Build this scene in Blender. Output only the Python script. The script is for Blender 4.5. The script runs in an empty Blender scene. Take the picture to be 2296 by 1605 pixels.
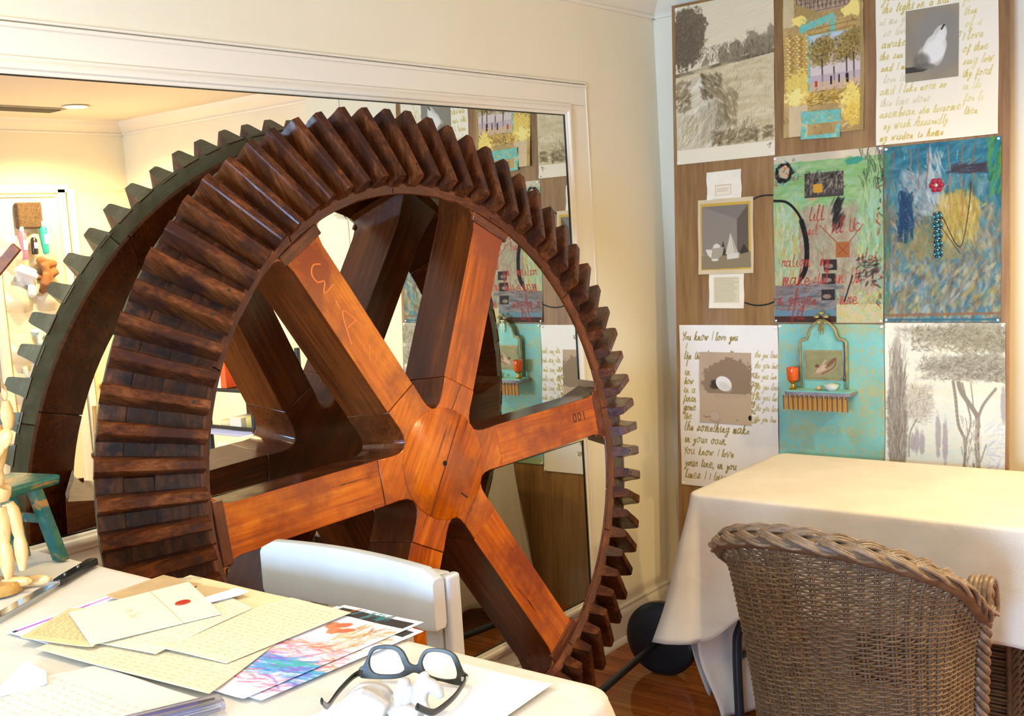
import bpy, math, random
import numpy as np
from mathutils import Vector, Matrix
random.seed(7); RNG = np.random.default_rng(7)
PI = math.pi
sc = bpy.context.scene
COL = sc.collection

# ------------------------------------------------------------------ camera
cd = bpy.data.cameras.new('camera'); cam = bpy.data.objects.new('camera', cd); COL.objects.link(cam)
cr = Vector((0.7826838, 0.6192914, -0.06232367)); cu = Vector((-0.01961833, 0.12462733, 0.99200965)); cf = Vector((-0.62211028, 0.77520719, -0.10969326))
mw = Matrix.Identity(4)
for i in range(3):
    mw[i][0] = cr[i]; mw[i][1] = cu[i]; mw[i][2] = -cf[i]
mw[0][3], mw[1][3], mw[2][3] = 2.37996, -3.99901, 1.60525
cam.matrix_world = mw
cd.sensor_width = 36; cd.sensor_fit = 'HORIZONTAL'; cd.lens = 2527.92 / 2296 * 36; cd.clip_start = .02; cd.clip_end = 60
sc.camera = cam

# ------------------------------------------------------------------ world, lights, exposure
w = bpy.data.worlds.new('world'); sc.world = w; w.use_nodes = True
w.node_tree.nodes['Background'].inputs[0].default_value = (.70, .80, 1.0, 1); w.node_tree.nodes['Background'].inputs[1].default_value = 1.0
sc.view_settings.view_transform = 'Standard'; sc.view_settings.look = 'None'; sc.view_settings.gamma = 1
sc.view_settings.exposure = 0.6; sc.view_settings.use_curve_mapping = False
def light(kind, loc, aim, power, color, **kw):
    l = bpy.data.lights.new('light', kind); o = bpy.data.objects.new(kw.pop('name', 'light'), l); COL.objects.link(o)
    o.location = loc; o.rotation_euler = (Vector(aim) - Vector(loc)).to_track_quat('-Z', 'Y').to_euler()
    l.energy = power; l.color = color
    for k, v in kw.items(): setattr(l, k, v)
    return o
# daylight through the window behind the camera
light('AREA', (1.9, -6.05, 1.35), (1.75, 0, 1.05), 185, (.36, .60, 1.0), name='window_daylight', shape='RECTANGLE', size=1.2, size_y=.9)
WARM = (1.0, .765, .40)
DOWN = [(3.74, -.30, 124), (2.45, -1.0, 60), (1.75, -1.35, 20), (.78, -3.1, 16), (3.3, -3.3, 8)]  # first is seen; back, near-table and behind-camera ones are unseen, added to brighten walls
for x, y, p in DOWN:
    light('SPOT', (x, y, 2.478), (x - (.05 if y > -1 else .25), y + .05, 0), p * 1.35, WARM, name='downlight_beam', spot_size=math.radians(150), spot_blend=.7, shadow_soft_size=.045)

# ------------------------------------------------------------------ helpers
def lin(c):
    c = np.asarray(c, float); return np.where(c <= .04045, c / 12.92, ((c + .055) / 1.055) ** 2.4)
def hexc(s):
    return np.array([int(s[i:i + 2], 16) / 255 for i in (0, 2, 4)])
class MB:
    def __init__(s): s.v = []; s.f = []; s.uvless = True
    def add(s, vs, fs):
        b = len(s.v); s.v.extend([tuple(map(float, p)) for p in vs]); s.f.extend([tuple(b + i for i in f) for f in fs]); return s
    def box(s, c, d, M=None):
        x, y, z = d[0] / 2, d[1] / 2, d[2] / 2
        P = [(-x, -y, -z), (x, -y, -z), (x, y, -z), (-x, y, -z), (-x, -y, z), (x, -y, z), (x, y, z), (-x, y, z)]
        P = [(M @ Vector(p)) + Vector(c) if M is not None else Vector(p) + Vector(c) for p in P]
        return s.add(P, [(0, 3, 2, 1), (4, 5, 6, 7), (0, 1, 5, 4), (1, 2, 6, 5), (2, 3, 7, 6), (3, 0, 4, 7)])
    def hexa(s, P):   # 8 points, bottom ring then top ring
        return s.add(P, [(0, 3, 2, 1), (4, 5, 6, 7), (0, 1, 5, 4), (1, 2, 6, 5), (2, 3, 7, 6), (3, 0, 4, 7)])
    def tube(s, pts, r, n=8, closed=False, cap=True, flat=1.0, up=None):
        P = [Vector(p) for p in pts]; N = len(P); R = r if hasattr(r, '__len__') else [r] * N
        rings = []; prev = None
        for i in range(N):
            if closed: t = P[(i + 1) % N] - P[i - 1]
            else: t = P[min(i + 1, N - 1)] - P[max(i - 1, 0)]
            t.normalize()
            if prev is None:
                a = Vector(up) if up is not None else (Vector((0, 0, 1)) if abs(t.z) < .9 else Vector((1, 0, 0)))
            else: a = prev
            a = (a - t * a.dot(t)).normalized(); b = t.cross(a); prev = a
            rings.append([P[i] + (a * math.cos(2 * PI * k / n) + b * math.sin(2 * PI * k / n) * flat) * R[i] for k in range(n)])
        vs = [q for rg in rings for q in rg]; fs = []
        M_ = N if closed else N - 1
        for i in range(M_):
            j = (i + 1) % N
            for k in range(n): fs.append((i * n + k, i * n + (k + 1) % n, j * n + (k + 1) % n, j * n + k))
        if cap and not closed: fs.append(tuple(range(n))[::-1]); fs.append(tuple((N - 1) * n + k for k in range(n)))
        return s.add(vs, fs)
    def lathe(s, prof, n=24, c=(0, 0, 0), M=None, cap=True):   # prof [(r,z)]
        vs = []
        for r, z in prof:
            for k in range(n):
                p = Vector((r * math.cos(2 * PI * k / n), r * math.sin(2 * PI * k / n), z))
                if M is not None: p = M @ p
                vs.append(p + Vector(c))
        fs = []
        for i in range(len(prof) - 1):
            for k in range(n): fs.append((i * n + k, i * n + (k + 1) % n, (i + 1) * n + (k + 1) % n, (i + 1) * n + k))
        if cap: fs.append(tuple(range(n))[::-1]); fs.append(tuple((len(prof) - 1) * n + k for k in range(n)))
        return s.add(vs, fs)
    def prism(s, poly, z0, z1, M=None, c=(0, 0, 0)):   # poly 2-D in xy
        n = len(poly); P = [Vector((x, y, z)) for z in (z0, z1) for x, y in poly]
        P = [(M @ p if M is not None else p) + Vector(c) for p in P]
        return s.add(P, [tuple(range(n))[::-1], tuple(range(n, 2 * n))] + [(i, (i + 1) % n, n + (i + 1) % n, n + i) for i in range(n)])
    def build(s, name, mat, parent=None, smooth=None, bevel=0, seg=2, kind=None, label=None):
        me = bpy.data.meshes.new(name); me.from_pydata(s.v, [], s.f); me.update()
        return mk(name, me, mat, parent, smooth, bevel, seg, kind, label)
def mk(name, me, mat, parent=None, smooth=None, bevel=0, seg=2, kind=None, label=None):
    o = bpy.data.objects.new(name, me); COL.objects.link(o)
    if mat is not None: me.materials.append(mat)
    if smooth is not None:
        me.polygons.foreach_set('use_smooth', [True] * len(me.polygons))
        if smooth < 179: me.set_sharp_from_angle(angle=math.radians(smooth))
    if bevel:
        m = o.modifiers.new('bevel', 'BEVEL'); m.width = bevel; m.segments = seg; m.limit_method = 'ANGLE'; m.angle_limit = math.radians(35)
    if parent is not None: o.parent = parent
    if kind: o['kind'] = kind
    if label: o['label'] = label
    return o
def thing(name, label, cat, loc=(0, 0, 0), rotz=0, group=None, M=None):
    o = bpy.data.objects.new(name, None); COL.objects.link(o); o.empty_display_size = .05
    if M is not None: o.matrix_world = M
    else: o.location = loc; o.rotation_euler = (0, 0, rotz)
    o['label'] = label; o['category'] = cat
    if group: o['group'] = group
    return o
def tag(o, label, cat, group=None):
    o['label'] = label; o['category'] = cat
    if group: o['group'] = group
    return o
def struct(o): o['kind'] = 'structure'; return o
def rim_pts(pts, n=8, closed=False):   # Catmull-Rom
    P = [np.array(p, float) for p in pts]; out = []; N = len(P)
    for i in range(N if closed else N - 1):
        if closed: a, b, c, d = P[i - 1], P[i], P[(i + 1) % N], P[(i + 2) % N]
        else: a, b, c, d = P[max(i - 1, 0)], P[i], P[i + 1], P[min(i + 2, N - 1)]
        for k in range(n):
            t = k / n; out.append(.5 * ((2 * b) + (c - a) * t + (2 * a - 5 * b + 4 * c - d) * t * t + (3 * b - a - 3 * c + d) * t ** 3))
    if not closed: out.append(P[-1])
    return out

# ------------------------------------------------------------------ materials
def mat(name, color, rough=.5, metal=0, spec=.5, **kw):
    m = bpy.data.materials.new(name); m.use_nodes = True; b = m.node_tree.nodes['Principled BSDF']
    b.inputs['Base Color'].default_value = (*lin(hexc(color) if isinstance(color, str) else color), 1)
    b.inputs['Roughness'].default_value = rough; b.inputs['Metallic'].default_value = metal
    b.inputs['Specular IOR Level'].default_value = spec
    for k, v in kw.items(): b.inputs[k].default_value = v
    return m
def N(m, t, **kw):
    n = m.node_tree.nodes.new(t)
    for k, v in kw.items():
        if k.startswith('i_'): n.inputs[k[2:]].default_value = v
        else: setattr(n, k, v)
    return n
def L(m, a, b): m.node_tree.links.new(a, b)
def ramp(m, fac, stops):
    r = N(m, 'ShaderNodeValToRGB'); e = r.color_ramp.elements
    while len(e) < len(stops): e.new(.5)
    for i, (p, c) in enumerate(stops): e[i].position = p; e[i].color = (*lin(hexc(c) if isinstance(c, str) else c), 1)
    L(m, fac, r.inputs[0]); return r.outputs[0]
def vecsrc(m, scale, rnd=True, coord='Object'):
    tc = N(m, 'ShaderNodeTexCoord'); mp = N(m, 'ShaderNodeMapping'); mp.inputs['Scale'].default_value = scale
    L(m, tc.outputs[coord], mp.inputs['Vector'])
    if rnd:
        oi = N(m, 'ShaderNodeObjectInfo'); mu = N(m, 'ShaderNodeMath', operation='MULTIPLY'); mu.inputs[1].default_value = 57.0
        L(m, oi.outputs['Random'], mu.inputs[0]); L(m, mu.outputs[0], mp.inputs['Location'])
    return mp.outputs[0]
def bump(m, h, strength, dist):
    b = N(m, 'ShaderNodeBump'); b.inputs['Strength'].default_value = strength; b.inputs['Distance'].default_value = dist
    L(m, h, b.inputs['Height']); L(m, b.outputs[0], m.node_tree.nodes['Principled BSDF'].inputs['Normal'])
def mix(m, fac, a, b, mode='MIX'):
    x = N(m, 'ShaderNodeMix', data_type='RGBA', blend_type=mode)
    for s, v in ((0, fac), (6, a), (7, b)):
        if hasattr(v, 'is_output'): L(m, v, x.inputs[s])
        else: x.inputs[s].default_value = v if s == 0 else (*lin(hexc(v)), 1)
    return x.outputs[2]
def wood(name, dark, mid, lite, axis='x', rough=.38, fine=160, long=5, blotch=5, wear=None, wear_at=.66, bumpy=.35, stain=None, spec=.4):
    m = mat(name, mid, rough, 0, spec); B = m.node_tree.nodes['Principled BSDF']
    s = {'x': (long, fine, fine), 'y': (fine, long, fine), 'z': (fine, fine, long)}[axis]
    v = vecsrc(m, s); n1 = N(m, 'ShaderNodeTexNoise', i_Scale=1, i_Detail=6, i_Roughness=.6); L(m, v, n1.inputs['Vector'])
    s2 = tuple(q * .13 for q in s); v2 = vecsrc(m, s2); n2 = N(m, 'ShaderNodeTexNoise', i_Scale=1, i_Detail=4, i_Distortion=.8); L(m, v2, n2.inputs['Vector'])
    ad = N(m, 'ShaderNodeMath', operation='ADD'); L(m, n1.outputs[0], ad.inputs[0]); L(m, n2.outputs[0], ad.inputs[1])
    hf = N(m, 'ShaderNodeMath', operation='MULTIPLY'); hf.inputs[1].default_value = .5; L(m, ad.outputs[0], hf.inputs[0])
    c = ramp(m, hf.outputs[0], [(.36, dark), (.5, mid), (.64, lite)])
    v3 = vecsrc(m, (blotch,) * 3); n3 = N(m, 'ShaderNodeTexNoise', i_Scale=1, i_Detail=5, i_Roughness=.65); L(m, v3, n3.inputs['Vector'])
    if stain:
        sf = ramp(m, n3.outputs[0], [(.38, '000000'), (.56, 'ffffff')]); c = mix(m, sf, stain, c)
    if wear:
        v4 = vecsrc(m, tuple(q * .35 for q in s)); n4 = N(m, 'ShaderNodeTexNoise', i_Scale=1.0, i_Detail=6, i_Roughness=.7); L(m, v4, n4.inputs['Vector'])
        wf = ramp(m, n4.outputs[0], [(wear_at, '000000'), (wear_at + .06, 'ffffff')]); c = mix(m, wf, c, wear)
    L(m, c, B.inputs['Base Color'])
    rr = ramp(m, n3.outputs[0], [(.3, (rough - .08,) * 3), (.7, (rough + .16,) * 3)])
    L(m, rr, B.inputs['Roughness']); bump(m, hf.outputs[0], bumpy, .002)
    return m
def mottled(name, a, b, scale=6, rough=.6, detail=4, lo=.35, hi=.65, bumps=0, bscale=200, metal=0, spec=.5, rnd=True, sc3=None):
    m = mat(name, a, rough, metal, spec); v = vecsrc(m, sc3 or (scale,) * 3, rnd)
    n = N(m, 'ShaderNodeTexNoise', i_Scale=1, i_Detail=detail, i_Roughness=.6); L(m, v, n.inputs['Vector'])
    L(m, ramp(m, n.outputs[0], [(lo, a), (hi, b)]), m.node_tree.nodes['Principled BSDF'].inputs['Base Color'])
    if bumps:
        v2 = vecsrc(m, (bscale,) * 3, rnd); n2 = N(m, 'ShaderNodeTexNoise', i_Scale=1, i_Detail=3); L(m, v2, n2.inputs['Vector']); bump(m, n2.outputs[0], bumps, .003)
    return m
WALL = mottled('wall_paint', 'efe2bf', 'f2e7c9', 1.5, .55, bumps=.08, bscale=120, rnd=False)
CEIL = mottled('ceiling_paint', 'e9dfcc', 'ece3d2', 1.5, .8, rnd=False)
TRIM = mat('trim_gloss', 'f2e7cf', .28)
TRIMY = mat('door_paint', 'efe0b4', .4)
MIRROR = mat('mirror_glass', (.95, .955, .915), .0, 1.0)
BLACKEDGE = mat('mirror_edge', '0c0f0d', .3)
FLOORW = wood('floor_wood', '7c3c12', 'a0541c', 'b8702e', 'x', .22, 60, 2.5, 3, bumpy=.1)
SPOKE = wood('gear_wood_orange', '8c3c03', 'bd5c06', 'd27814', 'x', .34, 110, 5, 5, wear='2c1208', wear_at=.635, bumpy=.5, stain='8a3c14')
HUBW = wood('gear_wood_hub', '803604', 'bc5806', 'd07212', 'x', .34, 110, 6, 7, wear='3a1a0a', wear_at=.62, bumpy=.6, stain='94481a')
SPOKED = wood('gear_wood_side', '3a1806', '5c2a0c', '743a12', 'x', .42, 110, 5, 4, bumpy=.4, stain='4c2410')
TOOTH = wood('gear_tooth_wood', '341a0c', '5e3115', '7e4a28', 'x', .5, 130, 6, 9, wear='b86536', wear_at=.71, bumpy=.5, stain='3c2219', spec=.14)
RIMW = wood('gear_rim_wood', '301a0e', '4e2c18', '6c4026', 'y', .5, 120, 14, 22, wear='1c110d', wear_at=.6, bumpy=.5, stain='2c2220', spec=.2)
RIMB = wood('gear_rim_back_wood', '57503a', '675e46', '746a50', 'y', .6, 120, 10, 12, bumpy=.5, stain='5a4f38')
RINGW = wood('gear_ring_wood', '3c1a0c', '5c2c14', '7c4222', 'y', .45, 120, 10, 9, bumpy=.4, stain='4a2418')
WHITEP = mottled('chair_paint', 'bcbdb8', 'c4c5c1', 9, .4, bumps=.05)
BLACKM = mat('black_iron', '14181a', .35)
CLOTH = mottled('drop_cloth', 'ded3bf', 'e6dcc9', 5, .85, bumps=.25, bscale=420, rnd=False)
PLYW = wood('plywood', '7c5630', '936b3e', 'a27c4c', 'z', .6, 70, 2.5, 4, bumpy=.15)
BRASS = mat('brass', 'c79a3a', .2, 1)
STEEL = mat('steel', 'c9c9c6', .18, 1)
MANN = wood('mannequin_wood', 'd9a45c', 'e6bb78', 'efcb90', 'z', .4, 130, 12, 6, bumpy=.1)

# broad soft creases in the canvas
_v = vecsrc(CLOTH, (7, 7, 7), False); _n = N(CLOTH, 'ShaderNodeTexNoise', i_Scale=1, i_Detail=2, i_Distortion=.6); L(CLOTH, _v, _n.inputs['Vector'])
_b = N(CLOTH, 'ShaderNodeBump'); _b.inputs['Strength'].default_value = .25; _b.inputs['Distance'].default_value = .025; L(CLOTH, _n.outputs[0], _b.inputs['Height'])
_o = [n for n in CLOTH.node_tree.nodes if n.type == 'BUMP' and n != _b][0]; L(CLOTH, _b.outputs[0], _o.inputs['Normal'])
# ------------------------------------------------------------------ room shell
def plane_box(name, c, d, m): return struct(MB().box(c, d).build(name, m))
XB, YJ, YF, ZC = 4.40, .42, -6.1, 2.5
plane_box('wall_left', (-.06, -2.85, ZC / 2), (.12, 6.9, ZC), WALL)
plane_box('wall_right', (1.05, .06, ZC / 2), (2.10, .12, ZC), WALL)
plane_box('wall_alcove', (3.25, YJ + .06, ZC / 2), (2.5, .12, ZC), WALL)
plane_box('wall_return', (2.04, .27, ZC / 2), (.12, .30, ZC), WALL)
plane_box('wall_back', (XB + .06, -2.85, ZC / 2), (.12, 6.7, ZC), WALL)
wf = MB()
for c, d in (((.55, YF - .06, 1.25), (1.2, .12, 2.5)), ((3.55, YF - .06, 1.25), (1.8, .12, 2.5)), ((1.9, YF - .06, .42), (1.5, .12, .84)), ((1.9, YF - .06, 2.18), (1.5, .12, .64))): wf.box(c, d)
struct(wf.build('wall_front', WALL))
wn = struct(MB().box((1.9, YF - .1, .855), (1.5, .05, .03)).build('window_1', TRIM))
for c, d in (((1.9, 0, 1.84), (1.5, .05, .04)), ((1.17, 0, 1.35), (.04, .05, 1.0)), ((2.63, 0, 1.35), (.04, .05, 1.0)), ((1.9, 0, 1.35), (1.42, .04, .025))):
    MB().box((c[0], YF - .1, c[2]), d).build('window_bar', TRIM, wn)
plane_box('ceiling', (2.2, -2.8, ZC + .05), (4.7, 6.8, .1), CEIL)
fl = plane_box('floor', (2.2, -2.85, -.05), (4.7, 6.9, .1), FLOORW)
# floor boards one by one where the floor shows; beyond that the floor's own timber shows
k = 0; y = -2.3
while y < -.05:
    x = .03 - random.random() * .5
    while x < 2.9:
        ln = random.choice((.55, .7, .9)); x0 = max(x, .03); x1 = min(x + ln, 3.1)
        if x1 - x0 > .05:
            MB().box(((x0 + x1) / 2, y + .036, .001 + random.random() * .0008), (x1 - x0 - .002, .0705, .004)).build('floorboard', FLOORW, fl, bevel=.0008, seg=1); k += 1
        x += ln
    y += .073
# crown moulding, profile swept straight along each wall
def crown(name, p0, p1, nrm):
    prof = [(0, 2.414), (.012, 2.414), (.016, 2.424), (.010, 2.430), (.018, 2.436), (.035, 2.452), (.058, 2.474), (.062, 2.486), (.07, 2.5), (0, 2.5)]
    v = [Vector((p[0] + nrm[0] * a, p[1] + nrm[1] * a, z)) for p in (p0, p1) for a, z in prof]; n = len(prof)
    m = MB(); m.add(v, [(i, (i + 1) % n, n + (i + 1) % n, n + i) for i in range(n)] + [tuple(range(n)), tuple(range(n, 2 * n))[::-1]])
    struct(m.build(name, TRIM))
crown('trim_1', (0, -6.1), (0, 0), (1, 0)); crown('trim_2', (0, 0), (2.10, 0), (0, -1)); crown('trim_3', (2.1, YJ), (XB, YJ), (0, -1))
crown('trim_4', (XB, -6.1), (XB, YJ), (-1, 0)); crown('trim_5', (2.1, 0), (2.1, YJ), (1, 0))
def skirting(name, p0, p1, nrm):
    prof = [(0, .144), (.009, .144), (.012, .138), (.010, .130), (.016, .118), (.018, .108), (.018, .025), (.024, .022), (.030, .012), (.032, .0), (0, 0)]
    v = [Vector((p[0] + nrm[0] * a, p[1] + nrm[1] * a, z)) for p in (p0, p1) for a, z in prof]; n = len(prof)
    m = MB(); m.add(v, [(i, (i + 1) % n, n + (i + 1) % n, n + i) for i in range(n)] + [tuple(range(n)), tuple(range(n, 2 * n))[::-1]])
    struct(m.build(name, TRIM))
skirting('baseboard_left', (0, -6.1), (0, 0), (1, 0)); skirting('baseboard_right', (.02, 0), (2.1, 0), (0, -1)); skirting('baseboard_back', (XB, -6.1), (XB, -.6), (-1, 0)); skirting('baseboard_alcove', (2.1, YJ), (XB, YJ), (0, -1))

# ------------------------------------------------------------------ the big panelled mirror set in the left wall
mr = thing('wall_mirror', 'huge white-framed wall mirror in two panes behind the wooden gear', 'mirror', (0, -2.2, .2))
o_ = lambda p: (p[0], p[1] + 2.2, p[2] - .2)
Y0, Y1 = -3.9, -.66
def bx(name, c, d, m, par, bv=0): return MB().box(o_(c), d).build(name, m, par, bevel=bv)
bx('mirror_pane', (.006, (Y0 + Y1) / 2, 1.5), (.006, Y1 - Y0, 1.026), MIRROR, mr)
bx('mirror_pane', (.006, (Y0 + Y1) / 2, .536), (.006, Y1 - Y0, .598), MIRROR, mr)
def molding(y0, z0, y1, z1, inward, name='moulding'):   # bolection moulding round the pane, running from (y0,z0) to (y1,z1); inward = (dy,dz)
    prof = [(0.0, .0), (0.0, .010), (.004, .013), (.008, .013), (.012, .019), (.020, .021), (.028, .018), (.033, .012), (.038, .011), (.042, .004), (.042, 0)]
    n = len(prof); P = []
    L_ = math.hypot(y1 - y0, z1 - z0); dy, dz = (y1 - y0) / L_, (z1 - z0) / L_
    for (yy, zz), sg in (((y0, z0), -1), ((y1, z1), 1)):
        for a, h in prof:
            P.append(Vector(o_((.004 + h, yy - inward[0] * a + sg * dy * a, zz - inward[1] * a + sg * dz * a))))
    m = MB(); m.add(P, [(i, (i + 1) % n, n + (i + 1) % n, n + i) for i in range(n)] + [tuple(range(n)), tuple(range(n, 2 * n))[::-1]]); m.build(name, TRIM, mr, smooth=40)
for za, zb in ((.987, 2.013), (.237, .835)):
    molding(Y0, zb, Y1, zb, (0, -1)); molding(Y0, za, Y1, za, (0, 1)); molding(Y1, za, Y1, zb, (-1, 0)); molding(Y0, za, Y0, zb, (1, 0))
    for c, d in (((.0095, (Y0 + Y1) / 2, zb - .002), (.003, Y1 - Y0, .003)), ((.0095, (Y0 + Y1) / 2, za + .002), (.003, Y1 - Y0, .003)), ((.0095, Y1 - .003, (za + zb) / 2), (.003, .006, zb - za))): bx('pane_edge', c, d, BLACKEDGE, mr)
# flat casing with a fine outer bead
bx('casing', (.003, (Y0 + Y1) / 2, 2.088), (.006, Y1 - Y0 + .30, .075), TRIM, mr); bx('casing', (.003, -.567, 1.082), (.006, .102, 1.935), TRIM, mr)
bx('rail', (.0028, (Y0 + Y1) / 2, .911), (.0056, Y1 - Y0 - .002, .15), TRIM, mr)
for a, b in ((2.119, .010), (2.131, .007)): bx('bead', (.008 if a < 2.12 else .005, (Y0 + Y1) / 2 + .07, a), (.014, Y1 - Y0 + .156, b), TRIM, mr, .003)
bx('bead', (.006, -.514, 1.2), (.005, .006, 1.84), TRIM, mr, .002)

# ------------------------------------------------------------------ the wooden bevel gear
gn = Vector((0.99215268, -0.03354754, 0.1204476)); gh = Vector((0.03379357, 0.99942883, 0)); gv = gn.cross(gh)
GC = Vector((0.3845975, -1.7699357, 1.0017028))
GM = Matrix.Identity(4)
for i in range(3): GM[i][0] = gh[i]; GM[i][1] = gv[i]; GM[i][2] = gn[i]; GM[i][3] = GC[i]
gear = thing('wooden_gear', 'giant toothed wooden wheel with six orange spokes before the mirror', 'gear', M=GM)
def ring_seg(name, prof, a0, a1, m, n=10):   # prof [(r,t)] closed, swept a0..a1 degrees; z = -t
    k = len(prof); v = []
    for i in range(n + 1):
        a = math.radians(a0 + (a1 - a0) * i / n); v += [(r * math.cos(a), r * math.sin(a), -t) for r, t in prof]
    f = [(i * k + j, i * k + (j + 1) % k, (i + 1) * k + (j + 1) % k, (i + 1) * k + j) for i in range(n) for j in range(k)]
    f += [tuple(range(k))[::-1], tuple(n * k + j for j in range(k))]
    # local frame so the grain follows the segment
    am = math.radians((a0 + a1) / 2); R = Matrix.Rotation(-am, 4, 'Z'); v = [R @ Vector(p) for p in v]
    o = MB().add(v, f).build(name, m, gear, smooth=30, bevel=.0012, seg=1); o.rotation_euler.z = am; return o
FI, FO, BI, BO = (.742, .054), (.765, .045), (.930, .160), (.966, .151)
def lp(a, b, t): return (a[0] + (b[0] - a[0]) * t, a[1] + (b[1] - a[1]) * t)
SH = 4.8 * 3
for i in range(12):
    a0 = i * 30 + 9.6; g = .07
    ring_seg('front_ring', [FI, FO, lp(FO, BO, .03), lp(FI, BI, .03)], a0 + g - 7, a0 + 30 - g - 7, RINGW)
    ring_seg('rim_segment', [lp(FI, BI, .03), lp(FO, BO, .03), lp(FO, BO, .45), lp(FI, BI, .45)], a0 + g, a0 + 30 - g, RIMW)
    ring_seg('rim_segment', [lp(FI, BI, .452), lp(FO, BO, .452), lp(FO, BO, .735), lp(FI, BI, .735)], a0 + 11 + g, a0 + 41 - g, RIMW)
    ring_seg('rim_segment', [lp(FI, BI, .74), lp(FO, BO, .74), lp(FO, BO, .985), lp(FI, BI, .985)], a0 + 15 + g, a0 + 45 - g, RIMW)
    ring_seg('back_ring', [lp(FI, BI, .985), lp(FO, BO, .985), BO, (BI[0] - .004, BI[1] + .002)], a0 + 5 + g, a0 + 35 - g, RIMB)
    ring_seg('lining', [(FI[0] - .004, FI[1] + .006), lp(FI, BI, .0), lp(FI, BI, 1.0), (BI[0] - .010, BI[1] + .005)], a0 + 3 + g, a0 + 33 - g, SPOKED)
# tooth: from the front tip (.7835,0) to the back tip (.988,.1015), root 5.7 cm below along the cone's normal
def tooth_mesh(jit):
    v = []; secs = 5
    nr, nt = .443, -.896
    for i in range(secs):
        u = i / (secs - 1); r = .7835 + (.988 - .7835) * u; t = .1015 * u; s = r / .7835; h = .058
        prof = [(-.0205, 1.04), (-.0175, .8), (-.0150, .5), (-.0128, .2), (-.0112, .06), (-.0085, 0), (.0085, 0), (.0112, .06), (.0128, .2), (.0150, .5), (.0175, .8), (.0205, 1.04)]
        for w_, d in prof:
            j = jit * (random.random() - .5) * .0012
            v.append((r - nr * h * d + j, (w_ + j) * s, -(t - nt * h * d)))
    n = 12; f = [(i * n + k, i * n + (k + 1) % n, (i + 1) * n + (k + 1) % n, (i + 1) * n + k) for i in range(secs - 1) for k in range(n)]
    f += [tuple(range(n))[::-1], tuple((secs - 1) * n + k for k in range(n))]
    # re-orient: x along the tooth for the grain (local origin mid-tooth)
    me = bpy.data.meshes.new('tooth'); me.from_pydata(v, [], f); me.update(); me.materials.append(TOOTH); me.materials.append(RIMB); me.polygons[len(me.polygons) - 1].material_index = 1
    me.polygons.foreach_set('use_smooth', [True] * len(me.polygons)); me.set_sharp_from_angle(angle=math.radians(28)); return me
TM = [tooth_mesh(1) for _ in range(6)]; PEGM = mat('peg_dark', '1c0f09', .7)
for i in range(75):
    o = bpy.data.objects.new('tooth', TM[i % 6]); COL.objects.link(o); o.parent = gear
    o.rotation_euler.z = math.radians(1.2 + 4.8 * i + random.uniform(-.12, .12))
    k = 1 + random.uniform(-.003, .003); o.scale = (k, k, 1)
    if i < 6:
        b = o.modifiers.new('bevel', 'BEVEL'); b.width = .0015; b.segments = 1; b.limit_method = 'ANGLE'
    pm = PEG if i else MB().lathe([(.0001, .0008), (.0034, .0008), (.0036, -.001)], 10, cap=False).build('peg', PEGM, o, smooth=40).data
    pg = o.children[0] if not i else bpy.data.objects.new('peg', pm)
    if i: COL.objects.link(pg); pg.parent = o
    else: PEG = pm
    u_ = .16 if i % 5 else .22; pg.location = (.7835 + .2045 * u_, random.uniform(-.002, .002), -.1015 * u_); pg.rotation_euler = (0, math.atan2(.443, .896), 0)
# hub and spokes: one star outline with filleted crotches
SA = [1.5, 62.0, 121.0, 181.3, 242.6, 302.0]
HW = .0605; ZF, ZBK = -.058, -.222
def rot(p, a): a = math.radians(a); return (p[0] * math.cos(a) - p[1] * math.sin(a), p[0] * math.sin(a) + p[1] * math.cos(a))
RH = .232
hubp = []
for i, a in enumerate(SA):
    b = SA[(i + 1) % 6] + (360 if i == 5 else 0)
    p0 = rot((RH, -HW), a); p1 = rot((RH, HW), a); q0 = rot((RH, -HW), b)
    hubp += [p0, p1]
    # concave fillet between p1 and q0
    m1 = rot((.205, HW), a); m2 = rot((.205, -HW), b); mid = rot((.152, 0), (a + b) / 2)
    for t in (.12, .26, .42, .58, .74, .88):
        # quadratic through crotch
        x = (1 - t) ** 2 * m1[0] + 2 * t * (1 - t) * (2 * mid[0] - (m1[0] + m2[0]) / 2) + t * t * m2[0]
        y_ = (1 - t) ** 2 * m1[1] + 2 * t * (1 - t) * (2 * mid[1] - (m1[1] + m2[1]) / 2) + t * t * m2[1]
        hubp.append((x, y_))
R30 = Matrix.Rotation(math.radians(-52), 3, 'Z')
hp = [(R30 @ Vector((x, y_, 0)))[:2] for x, y_ in hubp]
hub = MB().prism(hp, ZBK - .004, ZF + .003).build('hub', HUBW, gear, smooth=40, bevel=.003); hub.rotation_euler.z = math.radians(52)
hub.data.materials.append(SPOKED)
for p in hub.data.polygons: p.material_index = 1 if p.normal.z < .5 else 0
dsc = MB().lathe([(.152, -.004), (.152, .0015), (.150, .003), (.001, .003)], 64, cap=False).build('hub_disc', HUBW, hub, smooth=40); dsc.location = (0, 0, ZF + .003); dsc.rotation_euler.z = -.0
MB().lathe([(.0075, -.01), (.0075, .0008), (.0001, .0008)], 14, (0, 0, ZF + .0063)).build('axle_hole', mat('hole_black', '050302', .9), hub)
MB().box((-.045, -.105, ZF + .0065), (.004, .028, .0012)).build('saw_mark', mat('groove', '3a1607', .8), hub)
for a, b in (((-.150, -.012), (.150, .004)),):
    MB().tube([(a[0], a[1], ZF + .0064), (b[0], b[1], ZF + .0064)], .0009, 6).build('crack', mat('crack', '3a1607', .9), hub)
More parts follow.
